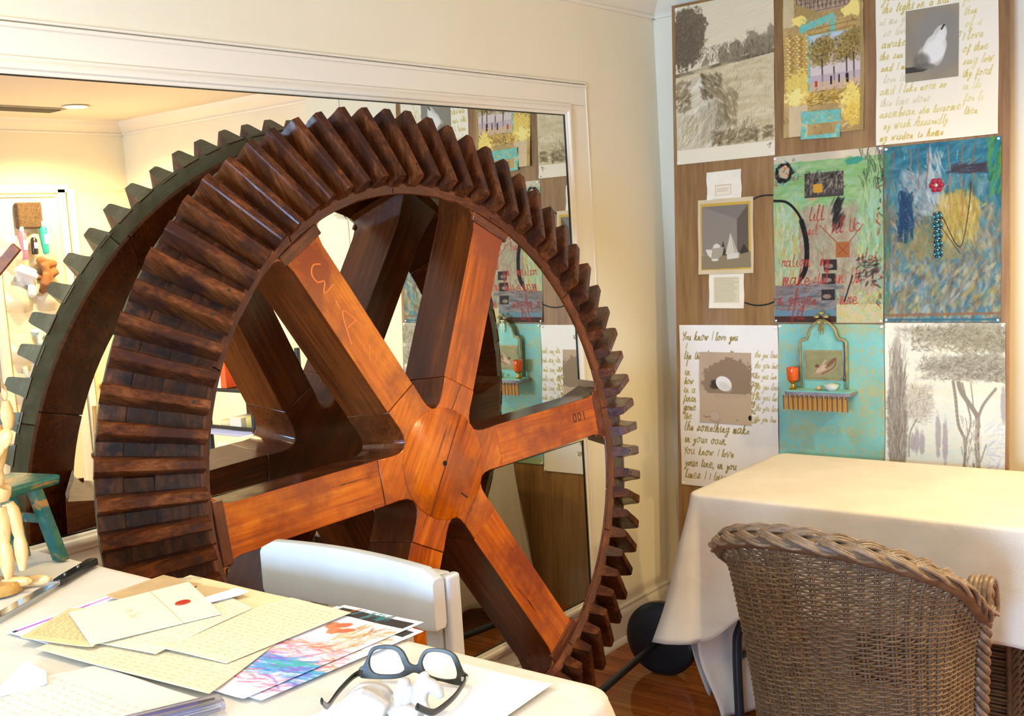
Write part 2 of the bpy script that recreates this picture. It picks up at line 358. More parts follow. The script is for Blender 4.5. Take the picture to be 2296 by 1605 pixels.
for i, a in enumerate(SA):
    # spoke with flared shoes where it meets the rim
    R1 = .738
    out = [(RH, -HW), (R1 - .055, -HW), (R1 - .028, -HW - .006), (R1 - .008, -HW - .022), (R1 + .004, -HW - .045)]
    pts = out + [(x, -y_) for x, y_ in out[::-1]]
    pts = [(min(x, math.sqrt(max(.0, (R1 + .003) ** 2 - y_ * y_))), y_) for x, y_ in pts]
    m = MB(); n = len(pts)
    # rear face is carried out under the cone of the rim
    back = [(x + (.125 if x > R1 - .06 else 0) * (1 if k in range(3, n - 3) else .55), y_) for k, (x, y_) in enumerate(pts)]
    P = [Vector((x, y_, ZBK)) for x, y_ in back] + [Vector((x, y_, ZF)) for x, y_ in pts]
    m.add(P, [tuple(range(n))[::-1], tuple(range(n, 2 * n))] + [(k, (k + 1) % n, n + (k + 1) % n, n + k) for k in range(n)])
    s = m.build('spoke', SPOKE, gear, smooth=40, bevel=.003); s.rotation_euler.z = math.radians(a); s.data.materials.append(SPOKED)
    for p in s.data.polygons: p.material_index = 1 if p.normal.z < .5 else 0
    cap_ = MB().box((.722, 0, ZF - .002), (.030, 2 * HW + .03, .012)).build('spoke_shoe', RINGW, gear, bevel=.003); cap_.rotation_euler.z = math.radians(a)
    if i == 2: spk3 = s
    if i == 0: spk0 = s
# carved marks on the upper-left spoke and the stamp on the right one
MARK = mat('carved_mark', 'd9742e', .6)
def strokes(lines, r, parent, m, z, name):
    mb = MB()
    for l in lines:
        mb.tube([(x, y_, z - r * .65) for x, y_ in rim_pts(l, 5)], r, 8, up=(0, 0, 1))
    return mb.build(name, m, parent)
C3 = lambda L_, ox, oy, s, f=1: [[(ox - y_ * s, oy + x * s * f) for x, y_ in l] for l in L_]
three = [[(-.5, .9), (.45, .9), (-.05, .35), (.4, .1), (.45, -.5), (0, -.85), (-.5, -.6)]]
strokes(C3(three, .625, .0, .042), .0028, spk3, MARK, ZF + .0006, 'carved_numeral')
strokes([[(.555, .0), (.53, .004)]], .003, spk3, MARK, ZF + .0006, 'carved_dot')
strokes([[(.44, -.03), (.52, .0), (.44, .035)], [(.475, -.018), (.478, .018)]], .0028, spk3, MARK, ZF + .0006, 'carved_letter')
strokes([[(.40, -.012), (.412, .0), (.40, .012), (.388, 0), (.40, -.012)], [(.388, 0), (.372, .014), (.358, 0), (.372, -.014), (.388, 0)]], .0012, spk3, MARK, ZF + .0006, 'carved_figure')
STAMP = mat('stamp_ink', '1c1210', .7)
for k, ch in enumerate('001'):
    x = .600 + k * .024
    if ch == '0': strokes([[(x + .007 * math.cos(q), .01 + .012 * math.sin(q)) for q in np.linspace(0, 6.28, 9)]], .0018, spk0, STAMP, ZF + .0006, 'stamped_zero')
    else: strokes([[(x, -.003), (x, .010), (x, .022)]], .0018, spk0, STAMP, ZF + .0006, 'stamped_one')
# ------------------------------------------------------------------ draped tables
def drape(name, x0, x1, y0, y1, z, hem, out, m, NP=260, wr=.0015, rc=.035):
    """cloth over a rectangular top: rings from the middle outwards, over the edge and down to hem(p,nrm,s)"""
    per = []
    def corner(cx, cy, a0):
        for k in range(9):
            a = a0 + PI / 2 * k / 8; per.append((cx + rc * math.cos(a), cy + rc * math.sin(a), math.cos(a), math.sin(a), 1 - abs(k - 4) / 4))
    def edge(p, q, n, nr):
        for k in range(1, n): t = k / n; per.append((p[0] + (q[0] - p[0]) * t, p[1] + (q[1] - p[1]) * t, nr[0], nr[1], 0))
    nx = int(NP * (x1 - x0) / (x1 - x0 + y1 - y0) / 2); ny = int(NP * (y1 - y0) / (x1 - x0 + y1 - y0) / 2)
    corner(x1 - rc, y1 - rc, 0); edge((x1 - rc, y1), (x0 + rc, y1), nx, (0, 1)); corner(x0 + rc, y1 - rc, PI / 2); edge((x0, y1 - rc), (x0, y0 + rc), ny, (-1, 0))
    corner(x0 + rc, y0 + rc, PI); edge((x0 + rc, y0), (x1 - rc, y0), nx, (0, -1)); corner(x1 - rc, y0 + rc, PI * 1.5); edge((x1, y0 + rc), (x1, y1 - rc), ny, (1, 0))
    n = len(per); cx, cy = (x0 + x1) / 2, (y0 + y1) / 2; V = []; rings = 0
    def wob(x, y): return wr * (math.sin(x * 9 + y * 4) * math.sin(y * 11 - x * 3) + .5 * math.sin(x * 23 + 2 * math.sin(y * 17)))
    for f in [.02] + [i / 26 for i in range(1, 26)] + [.985]:
        for x, y, a, b, c in per: X = cx + (x - cx) * f; Y = cy + (y - cy) * f; V.append((X, Y, z + wob(X, Y) * min(1, (1 - f) * 8)))
        rings += 1
    e = .010
    for k in range(1, 5):
        a_ = PI / 2 * k / 4
        for x, y, a, b, c in per: V.append((x + a * e * math.sin(a_), y + b * e * math.sin(a_), z - e * (1 - math.cos(a_))))
        rings += 1
    K = 26
    arc = 0; S = []
    for i in range(n): S.append(arc); q = per[(i + 1) % n]; arc += math.hypot(q[0] - per[i][0], q[1] - per[i][1])
    for k in range(1, K + 1):
        t = k / K
        for i, (x, y, a, b, c) in enumerate(per):
            H = hem(x, y, a, b, S[i]) ; zz = (z - e) + (H - (z - e)) * t; o = e + out(x, y, a, b, c, S[i], t, z - e - zz)
            V.append((x + a * o, y + b * o, zz))
        rings += 1
    F = [tuple(range(n))]
    for r in range(rings - 1):
        for i in range(n): F.append((r * n + i, (r + 1) * n + i, (r + 1) * n + (i + 1) % n, r * n + (i + 1) % n))
    me = bpy.data.meshes.new(name); me.from_pydata(V, [], F); me.update()
    o = mk(name, me, m, smooth=180)
    s = o.modifiers.new('thickness', 'SOLIDIFY'); s.thickness = .0016; s.offset = 1
    return o
def sm(a, b, x): t = min(1, max(0, (x - a) / (b - a))); return t * t * (3 - 2 * t)
# near work table
TZ = 1.04
wt = thing('work_table', 'tall work table under a white cloth in the foreground', 'table', (.85, -3.33, 0))
MB().box((0, 0, TZ - .022), (1.53, .86, .03)).build('tabletop', mottled('beech', 'b58a58', 'c99e6a', 6, .5), wt, bevel=.003)
for sx in (-1, 1):
    for sy in (-1, 1): MB().box((sx * .70, sy * .37, (TZ - .037) / 2), (.06, .06, TZ - .037)).build('leg', BLACKM, wt, bevel=.004)
for sy in (-1, 1): MB().box((0, sy * .37, TZ - .08), (1.34, .03, .08)).build('apron', BLACKM, wt, bevel=.002)
def hem1(x, y, a, b, s): return .80 + .015 * math.sin(s * 5) - .05 * (1 if (x > 1.5 and y > -2.95) else 0)
def out1(x, y, a, b, c, s, t, d):
    if y < -3.7 or x < .1: return .012 * t
    amp = .018 if x > 1.5 else .010
    return amp * t ** .8 * (1 + math.sin(s * 26 + 1.5 * math.sin(s * 7))) + .045 * c * t
cl1 = drape('tablecloth', .085, 1.618, -3.76, -2.897, TZ - .004, hem1, out1, CLOTH, wr=.0006)
tag(cl1, 'white canvas cloth covering the foreground table with papers on it', 'tablecloth')
# far folding table
ft = thing('folding_table', 'folding table under a white cloth in front of the pinned artwork', 'table', (1.2, -.645, 0))
MB().box((0, 0, .735), (1.11, .63, .03)).build('tabletop', mottled('table_grey', 'b9b4aa', 'c6c1b7', 4, .5), ft, bevel=.004)
TUBE = mat('table_tube', '2c3338', .35, .3)
for sx in (-1, 1):
    for sy in (-1, 1):
        MB().tube(rim_pts([(sx * .22, sy * .255, .715), (sx * .30, sy * .255, .60), (sx * .40, sy * .255, .42), (sx * .452, sy * .255, .33), (sx * .468, sy * .255, .25), (sx * .468, sy * .255, .003)], 5), .0155, 10).build('leg', TUBE, ft, smooth=60)
    MB().tube([(sx * .468, -.255, .22), (sx * .468, .255, .22)], .011, 8).build('crossbar', TUBE, ft, smooth=60)
def hem2(x, y, a, b, s):
    if b < -.5: return .415 + .03 * sm(.9, 1.6, x) - .115 * sm(.86, .66, x) + .006 * math.sin(x * 9)
    if a < -.5: return .30 + (.06 - .30) * sm(-.95, -.80, y) + .035 * math.sin(y * 17) * sm(-.97, -.8, y)
    return .30
def out2(x, y, a, b, c, s, t, d):
    o = (.135 if b < .3 else .03) * c * t ** 1.1
    if b < -.3: o += .012 * t * (1 + math.sin(x * 8.5 + .6 + 1.2 * math.sin(x * 3.1))) * (1 - .5 * c) + .003 * math.sin(x * 37 + 9 * t) * t
    if a < -.3: o += (.030 + .028 * math.sin(y * 21 + .5) + .012 * math.sin(y * 43 + 3 * t)) * t ** 1.2
    if b > .5: o += .01 * t
    if a > .5: o += .016 * t * (1 + math.sin(y * 21))
    return o
cl2 = drape('tablecloth', .632, 1.775, -.974, -.318, .7645, hem2, out2, CLOTH, 420, wr=.0012, rc=.03)
tag(cl2, 'white canvas cloth hanging off the table below the pinned artwork', 'tablecloth')
# loose corner of cloth bunched on the floor under the left end
def sheet_mesh(name, fn, nu, nv, m, smooth=180, th=.0016):
    V = [fn(i / nu, j / nv) for j in range(nv + 1) for i in range(nu + 1)]
    F = [(j * (nu + 1) + i, j * (nu + 1) + i + 1, (j + 1) * (nu + 1) + i + 1, (j + 1) * (nu + 1) + i) for j in range(nv) for i in range(nu)]
    me = bpy.data.meshes.new(name); me.from_pydata([tuple(map(float, v)) for v in V], [], F); me.update(); o = mk(name, me, m, smooth=smooth)
    if th: s = o.modifiers.new('thickness', 'SOLIDIFY'); s.thickness = th
    return o
def bun(u, v):
    x = .655 + .30 * u + .02 * math.sin(v * 8 + u * 3); y = -.965 + .42 * u + .012 * math.sin(u * 25) * v
    z = .60 - .585 * v; y += -.035 * math.sin(PI * v) * math.sin(u * 11 + 1) + (.05 * v * v); x -= .03 * (v - .5) * math.sin(u * 7)
    return (x, y, max(z, .006))
b_ = sheet_mesh('cloth_panel', bun, 40, 40, CLOTH); tag(b_, 'second white cloth hanging inside the table leg down to the floor', 'cloth')

# ------------------------------------------------------------------ white slat-back chair tucked behind the work table
ch = thing('slat_back_chair', 'white painted chair with slatted back between table and gear', 'chair', (.93, -2.7, 0))
def railpt(u, off, z):   # u -1..1 across
    return (u * .219 - .008, .030 - .014 * u * u + off, z)
mb = MB(); nn = 16
sec = [(-.013, 0), (-.016, .1), (-.016, .9), (-.011, .985), (.0, 1.0), (.010, .985), (.014, .9), (.014, .1), (.010, 0)]
V = []
for i in range(nn + 1):
    u = -1 + 2 * i / nn; zt = 1.064 + .005 * (1 - u * u); zb = .958 + .003 * (1 - u * u)
    ends = max(0, abs(u) - .955) / .045; zt -= .012 * ends ** 2; zb += .006 * ends ** 2
    for o_y, f in sec: V.append(railpt(u, o_y, zb + (zt - zb) * f))
k = len(sec); F = [(i * k + j, i * k + (j + 1) % k, (i + 1) * k + (j + 1) % k, (i + 1) * k + j) for i in range(nn) for j in range(k)] + [tuple(range(k))[::-1], tuple(nn * k + j for j in range(k))]
MB().add(V, F).build('top_rail', WHITEP, ch, smooth=50, bevel=.002)
for x in (-.193, .172): MB().hexa([(x - .02, .03, 0), (x + .02, .03, 0), (x + .02, .075, 0), (x - .02, .075, 0), (x - .02, .035, 1.052), (x + .02, .035, 1.052), (x + .02, .070, 1.046), (x - .02, .070, 1.046)]).build('back_post', WHITEP, ch, bevel=.006, seg=3)
MB().box((.204, .052, .90), (.018, .034, .296)).build('back_post_cheek', WHITEP, ch, bevel=.006, seg=3)
for x in (-.108, -.041, .026, .089): MB().box((x, .048, .83), (.031, .018, .29)).build('back_slat', WHITEP, ch, bevel=.002)
MB().box((0, .05, .685), (.36, .022, .05)).build('lower_rail', WHITEP, ch, bevel=.003)
MB().box((0, -.16, .655), (.42, .42, .03)).build('seat', WHITEP, ch, bevel=.008, seg=3)
for x in (-.18, .18): MB().box((x, -.34, .32), (.035, .035, .64)).build('front_leg', WHITEP, ch, bevel=.003)
for x in (-.18, .18): MB().box((x, -.15, .22), (.02, .36, .025)).build('stretcher', WHITEP, ch)
MB().box((0, -.34, .28), (.34, .02, .03)).build('stretcher', WHITEP, ch)

# ------------------------------------------------------------------ wicker tub chair
WK = mottled('wicker', '57432e', '826a4c', 26, .36, lo=.3, hi=.7, bumps=.3, bscale=300)
WKD = mottled('wicker_dark', '5c4a38', '7d6650', 22, .5)
WKB = mottled('wicker_braid', '584129', '927b62', 30, .32, lo=.3, hi=.68, bumps=.3, bscale=260)
wc = thing('wicker_chair', 'grey-brown wicker tub chair with braided rim at the far table', 'chair', (1.33, -1.45, 0))
def wa(z): return .222 + .043 * sm(.3, .85, z)
def wb(z): return .165 + .105 * sm(.3, .88, z)
def yf(z): return .235 - .06 * sm(.3, .7, z)
def usec(z, s):   # s 0..1 left front -> back -> right front ; returns point, outward normal
    a, b, f = wa(z), wb(z), yf(z); yc = -.02; L1 = f - yc; L2 = PI * .25 * 1.02; T_ = 2 * L1 + L2; d = s * T_
    if d < L1: return (-a, f - d), (-1, 0)
    if d > L1 + L2: return (a, yc + d - L1 - L2), (1, 0)
    q = PI + (d - L1) / L2 * PI; p = (a * math.cos(q), yc + b * math.sin(q)); n = (math.cos(q) / a, math.sin(q) / b); l = math.hypot(*n); return p, (n[0] / l, n[1] / l)
def wrim(s): return .640 + .262 * math.sin(PI * min(1, max(0, (s - .03) / .94))) ** 1.15
def flare(z, s): h = wrim(s) - z; return .032 * math.exp(-max(0, h) / .035)
def wp(z, s, off=0):
    p, n = usec(z, s); o = off + flare(z, s); return (p[0] + n[0] * o, p[1] + n[1] * o, z)
NS = 36
mb = MB(); row = 0; z = .09
while z < .895:
    ss = [i / 180 for i in range(181)]; seg = []
    def flush():
        if len(seg) > 3: mb.tube(seg, .0026 if row % 3 else .0030, 5, cap=False)
    for s in ss:
        zz = z + .0012 * math.sin(s * 60 + row)
        if zz < wrim(s) - .012:
            seg.append(wp(zz, s, .0050 * math.cos(s * NS * PI + (row % 2) * PI)))
        else: flush(); seg = []
    flush(); seg = []
    row += 1; z += .0070 if z < .47 else .0066
me_w = mb.build('woven_strands', WK, wc, smooth=180, kind='stuff')
for i in range(NS):
    s = (i) / NS + .5 / NS * 0
    m2 = MB(); top = wrim(s) + .004
    for dz in (-.0042, .0042):
        m2.tube([wp(z, min(1, max(0, s + dz / 1.2)), 0) for z in np.linspace(.07, top, 14)], .0036, 6)
    m2.build('stake', WKD, wc, smooth=180)
def rimc(s, lift=0):
    z = wrim(s) + .006 + lift; p, n = usec(z, s); return Vector((p[0] + n[0] * .026, p[1] + n[1] * .026, z)), Vector((n[0], n[1], 0))
for k in range(4):      # a flat three-ply plait, each ply of three rods
    for j in range(3):
        pts = []
        for i in range(241):
            s = i / 240; c, n = rimc(s); ph = s * 2 * PI * 5 + 2 * PI * k / 4
            wd = (n * .78 - Vector((0, 0, .62))); th = (n * .62 + Vector((0, 0, .78)))
            pts.append(c + wd * (.019 * math.sin(ph) + (j - 1) * .0068) + th * (.0085 * math.sin(2 * ph + .4) + .004))
        MB().tube(pts, .0047, 7).build('braid_strand', WKB, wc, smooth=180)
MB().tube([rimc(i / 60, -.012)[0] for i in range(61)], .019, 8).build('rim_hoop', mottled('cane_binding', '54402c', '705a40', 20, .45), wc, smooth=180)
# front posts: a knot on top and a braided column down to the floor
for sgn, s in ((-1, 0.0), (1, 1.0)):
    for k in range(4):
        pts = []
        for i in range(130):
            t = i / 129; z = .705 - .69 * t; zz = max(z, .30); p, n = usec(zz, s); ang = t * 2 * PI * 6.5 + PI / 2 * k
            ofs = .010; r = .0135
            fwd = .012 + .004 * math.sin(t * 6)
            pts.append((p[0] + n[0] * ofs + r * math.cos(ang), p[1] + fwd + r * math.sin(ang), z))
        MB().tube(pts, .0085, 7).build('post_strand', WKB, wc, smooth=180)
    for k in range(5):   # knot
        pts = []; p, n = usec(.69, s)
        for i in range(26):
            q = i / 25 * PI * 1.25 - .2; pts.append((p[0] + n[0] * (.006 + .010 * (k - 2)), p[1] - .045 + .040 * (1 - math.cos(q)) * .9 + .004 * k, .655 + .062 * math.sin(q) + .004 * math.sin(k * 3)))
        MB().tube(pts, .0082, 7).build('knot_strand', WKB, wc, smooth=180)
# seat and cushionless deck of cane, skirt legs
pl = []
for i in range(25):
    p, n = usec(.38, i / 24); pl.append((p[0] - n[0] * .012, p[1] - n[1] * .012))
MB().prism(pl, .355, .385).build('seat', WK, wc, bevel=.004)
for x, y in ((-.2, .19), (.2, .19), (-.14, -.13), (.14, -.13)): MB().tube([(x, y, 0), (x, y, .36)], .018, 10).build('leg', WKD, wc, smooth=60)
# dark wicker basket under the far table, its flank showing past the tub chair
w2 = thing('wicker_basket', 'dark wicker basket under the far table, right of the tub chair', 'basket', (1.43, -.65, 0))
mb = MB()
for r in range(34):
    z = .02 + r * .0115; q = .003 * (1 if r % 2 else -1); mb.tube([(-.078, -.098 + q, z), (.078, -.098 - q, z), (.078 + q, .098, z), (-.078, .098, z)], .0055, 5, closed=True)
mb.build('woven_side', WKD, w2, smooth=180, kind='stuff')
for x, y in ((-.078, -.1), (0, -.1), (.078, -.1), (.078, 0), (.078, .1), (0, .1), (-.078, .1), (-.078, 0)): MB().tube([(x, y, 0), (x, y, .42)], .007, 8).build('stake', WKD, w2, smooth=60)
MB().box((0, 0, .012), (.15, .19, .02)).build('base', WKD, w2)

# ------------------------------------------------------------------ barbell on the floor under the far table
bb = thing('barbell', 'black iron bar with a round weight plate on the floor by the skirting', 'barbell', (.345, -.91, .135), rotz=math.radians(98))
MB().tube([(-.27, 0, 0), (.275, 0, 0)], .0125, 12).build('bar', BLACKM, bb, smooth=60)
M9 = Matrix.Rotation(PI / 2, 3, 'Y')
MB().lathe([(.02, -.022), (.108, -.022), (.127, -.018), (.135, -.010), (.135, .010), (.127, .018), (.108, .022), (.104, .014), (.035, .014), (.032, .026), (.013, .026)], 48, (.25, 0, 0), M9).build('weight_plate', BLACKM, bb, smooth=35)
# ------------------------------------------------------------------ flat artwork: painted in numpy, carried as colours on a fine sheet mesh
def vnoise(h, w, sy, sx, seed=0, octv=4):
    r = np.random.default_rng(seed); out = np.zeros((h, w)); amp = 1; tot = 0
    for o in range(octv):
        gy, gx = max(2, int(sy * 2 ** o) + 2), max(2, int(sx * 2 ** o) + 2); g = r.random((gy, gx))
        y = np.linspace(0, gy - 1.001, h); x = np.linspace(0, gx - 1.001, w); yi = y.astype(int); xi = x.astype(int); fy = (y - yi)[:, None]; fx = (x - xi)[None]
        fy = fy * fy * (3 - 2 * fy); fx = fx * fx * (3 - 2 * fx)
        out += amp * ((g[yi][:, xi] * (1 - fx) + g[yi][:, xi + 1] * fx) * (1 - fy) + (g[yi + 1][:, xi] * (1 - fx) + g[yi + 1][:, xi + 1] * fx) * fy)
        tot += amp; amp *= .5
    return out / tot
class Cv:
    """canvas: x 0..w across, y 0..h downwards, both in metres*1000 (mm)"""
    def __init__(s, w, h, res, col):
        s.w, s.h, s.res = w, h, res; s.nx, s.ny = max(2, int(round(w / res))) + 1, max(2, int(round(h / res))) + 1
        s.a = np.empty((s.ny, s.nx, 3)); s.a[:] = hexc(col); s.X, s.Y = np.meshgrid(np.linspace(0, w, s.nx), np.linspace(0, h, s.ny)); s.sd = 0
    def n(s, cy, cx, octv=4): s.sd += 1; return vnoise(s.ny, s.nx, cy, cx, s.sd + int(s.w), octv)
    def put(s, m, col, al=1):
        m = np.clip(m * al, 0, 1)[..., None]; s.a = s.a * (1 - m) + hexc(col) * m
    def tone(s, k, cy=4, cx=4): s.a = np.clip(s.a * (1 + k * (s.n(cy, cx) - .5)[..., None] * 2), 0, 1)
    def rect(s, x0, y0, x1, y1, col, al=1, rag=0):
        r = rag * (s.n(20, 20) - .5) * 2 if rag else 0
        s.put(((s.X > x0 + r) & (s.X < x1 + r) & (s.Y > y0 + r) & (s.Y < y1 + r)).astype(float), col, al)
    def ell(s, cx, cy, rx, ry, col, al=1, rotd=0, soft=.15, rag=0):
        a = math.radians(rotd); dx, dy = s.X - cx, s.Y - cy; u = dx * math.cos(a) + dy * math.sin(a); v = -dx * math.sin(a) + dy * math.cos(a)
        d = np.sqrt((u / rx) ** 2 + (v / ry) ** 2)
        if rag: d = d + rag * (s.n(s.h / 12, s.w / 12) - .5) * 2
        s.put(np.clip((1 - d) / soft + .5, 0, 1), col, al)
    def poly(s, P, col, al=1):
        ins = np.zeros(s.X.shape, bool); n = len(P)
        for i in range(n):
            x1, y1 = P[i]; x2, y2 = P[(i + 1) % n]
            if y1 == y2: continue
            c = ((y1 > s.Y) != (y2 > s.Y)) & (s.X < (x2 - x1) * (s.Y - y1) / (y2 - y1) + x1); ins ^= c
        s.put(ins.astype(float), col, al)
    def line(s, P, wd, col, al=1, sm_=0):
        if sm_: P = rim_pts([(p[0], p[1]) for p in P], sm_)
        wds = wd if hasattr(wd, '__len__') else None
        for i in range(len(P) - 1):
            x1, y1 = P[i][0], P[i][1]; x2, y2 = P[i + 1][0], P[i + 1][1]
            w_ = wds[0] + (wds[1] - wds[0]) * i / len(P) if wds else wd
            i0 = max(0, int((min(x1, x2) - w_) / s.res)); i1 = min(s.nx, int((max(x1, x2) + w_) / s.res) + 2); j0 = max(0, int((min(y1, y2) - w_) / s.res)); j1 = min(s.ny, int((max(y1, y2) + w_) / s.res) + 2)
            if i1 <= i0 or j1 <= j0: continue
            X = s.X[j0:j1, i0:i1]; Y = s.Y[j0:j1, i0:i1]; dx, dy = x2 - x1, y2 - y1; L2 = dx * dx + dy * dy + 1e-9
            t = np.clip(((X - x1) * dx + (Y - y1) * dy) / L2, 0, 1); d = np.hypot(X - x1 - t * dx, Y - y1 - t * dy)
            m = (np.clip((w_ / 2 - d) / s.res + .5, 0, 1) * al)[..., None]; s.a[j0:j1, i0:i1] = s.a[j0:j1, i0:i1] * (1 - m) + hexc(col) * m
    def hatch(s, n, box, ang, jit, ln, wd, cols, al=.7, seed=1, bend=.2):
        r = random.Random(seed)
        for _ in range(n):
            x = r.uniform(box[0], box[2]); y = r.uniform(box[1], box[3]); a = math.radians(ang + r.uniform(-jit, jit)); l = ln * r.uniform(.4, 1.2); b = r.uniform(-bend, bend)
            P = [(x, y), (x + l * .5 * math.cos(a), y - l * .5 * math.sin(a)), (x + l * math.cos(a + b), y - l * math.sin(a + b))]
            s.line(P, wd * r.uniform(.6, 1.3), r.choice(cols), al * r.uniform(.5, 1))
def blots(s, n, box, rx, ry, cols, al=.5, rotd=0, jit=30, seed=1, soft=.5):
    r = random.Random(seed)
    for _ in range(n):
        cx, cy = r.uniform(box[0], box[2]), r.uniform(box[1], box[3]); a_ = rx * r.uniform(.5, 1.4); b_ = ry * r.uniform(.5, 1.4); q = math.radians(rotd + r.uniform(-jit, jit)); R_ = max(a_, b_) * 1.2
        i0, i1, j0, j1 = max(0, int((cx - R_) / s.res)), min(s.nx, int((cx + R_) / s.res) + 2), max(0, int((cy - R_) / s.res)), min(s.ny, int((cy + R_) / s.res) + 2)
        if i1 <= i0 or j1 <= j0: continue
        X = s.X[j0:j1, i0:i1] - cx; Y = s.Y[j0:j1, i0:i1] - cy; u = X * math.cos(q) - Y * math.sin(q); v = X * math.sin(q) + Y * math.cos(q)
        m = (np.clip((1 - np.sqrt((u / a_) ** 2 + (v / b_) ** 2)) / soft, 0, 1) * al * r.uniform(.5, 1))[..., None]; s.a[j0:j1, i0:i1] = s.a[j0:j1, i0:i1] * (1 - m) + hexc(r.choice(cols)) * m
Cv.blots = blots
GL = {  # cursive letters as pen paths in a unit box (x, y up; baseline 0, x-height 1)
 'a': [(.7, .9), (.2, .9), (.05, .3), (.3, 0), (.65, .5), (.72, .95), (.7, .2), (.95, .05)], 'b': [(.1, .2), (.35, 1.9), (.15, 1.6), (.15, .1), (.5, 0), (.6, .5), (.3, .7)],
 'c': [(.65, .8), (.3, 1), (.05, .4), (.35, 0), (.75, .2)], 'd': [(.6, .9), (.15, .8), (.1, .1), (.5, .1), (.75, 2), (.7, .1), (.9, 0)], 'e': [(.05, .4), (.6, .6), (.4, 1), (.08, .5), (.3, 0), (.8, .2)],
 'f': [(.1, .1), (.55, 1.8), (.35, 2), (.25, 1), (.1, -.9), (.3, -.6), (.3, .2), (.7, .3)], 'g': [(.65, .9), (.15, .8), (.2, .1), (.6, .5), (.7, .9), (.5, -.9), (.1, -.7), (.8, .2)],
 'h': [(.1, 0), (.35, 2), (.15, 1.2), (.12, 0), (.4, 1), (.6, .8), (.6, 0), (.85, .1)], 'i': [(.1, .3), (.3, 1), (.25, .1), (.55, .1)], 'j': [(.2, .5), (.4, 1), (.3, -.9), (.0, -.6), (.5, .2)],
 'k': [(.1, 0), (.35, 2), (.15, 1), (.12, 0), (.55, 1), (.25, .5), (.65, 0), (.9, .1)], 'l': [(.05, .2), (.4, 1.9), (.2, 1.9), (.15, .1), (.5, .1)],
 'm': [(.05, 0), (.15, 1), (.15, 0), (.4, 1), (.45, 0), (.7, 1), (.75, 0), (1, .1)], 'n': [(.05, 0), (.2, 1), (.15, 0), (.5, 1), (.6, 0), (.9, .1)], 'o': [(.4, 1), (.05, .5), (.35, 0), (.65, .5), (.4, 1), (.9, .8)],
 'p': [(.05, .5), (.25, 1), (.1, -1), (.3, 1), (.65, .6), (.25, 0), (.8, .1)], 'r': [(.05, 0), (.2, 1), (.25, .8), (.6, 1), (.5, .2), (.75, .1)], 's': [(.05, .1), (.4, 1), (.45, .3), (.1, 0), (.7, .2)],
 't': [(.15, .5), (.35, 1.7), (.2, .1), (.55, .1)], 'u': [(.1, 1), (.1, .1), (.5, .1), (.6, 1), (.6, .1), (.85, .1)], 'v': [(.05, 1), (.25, 0), (.6, 1), (.8, .9)], 'w': [(.05, 1), (.2, 0), (.4, .8), (.6, 0), (.85, 1), (1, .9)],
 'y': [(.1, 1), (.2, .2), (.55, .9), (.35, -.9), (0, -.8), (.75, .2)], 'x': [(.05, 1), (.6, 0)], 'z': [(.05, 1), (.6, 1), (.1, 0), (.7, 0)],
 'I': [(.3, 1.9), (.25, 0)], 'Y': [(.0, 1.9), (.35, 1.0), (.8, 2.0), (.3, -.2)], 'U': [(.1, 1.8), (.1, .2), (.5, .1), (.7, 1.8), (.7, 0)], 'A': [(0, 0), (.5, 1.9), (.8, 0), (.2, .7), (.9, .7)], ',': [(.15, .1), (.05, -.3)], '.': [(.1, .05), (.12, .0)]}
def write(c, text, x, y, xh, wd, col, al=.9, slant=.25, pitch=.95, var=.12, seed=3):
    r = random.Random(seed)
    for ch in text:
        if ch == ' ': x += xh * .9; continue
        g = GL.get(ch, GL['o']); k = 1 + r.uniform(-var, var)
        P = [(x + (px + slant * py) * xh * k, y - py * xh * k + r.uniform(-var, var) * xh * .3) for px, py in g]
        c.line(P, wd * r.uniform(.8, 1.25), col, al * r.uniform(.75, 1), 4)
        x += max(q[0] for q in g) * xh * pitch * k
    return x
ARTM = {}
def artmat(rough=.7, relief=0, metalmask=None):
    key = (rough, relief)
    if key in ARTM: return ARTM[key]
    m = mat('painted_paper', 'ffffff', rough); at = N(m, 'ShaderNodeAttribute', attribute_name='paint'); L(m, at.outputs['Color'], m.node_tree.nodes['Principled BSDF'].inputs['Base Color'])
    m.node_tree.nodes['Principled BSDF'].inputs['Specular IOR Level'].default_value = .3
    if relief:
        v = vecsrc(m, (90, 90, 90), False); n = N(m, 'ShaderNodeTexNoise', i_Scale=1, i_Detail=5); L(m, v, n.inputs['Vector']); bump(m, n.outputs[0], relief, .004)
    ARTM[key] = m; return m
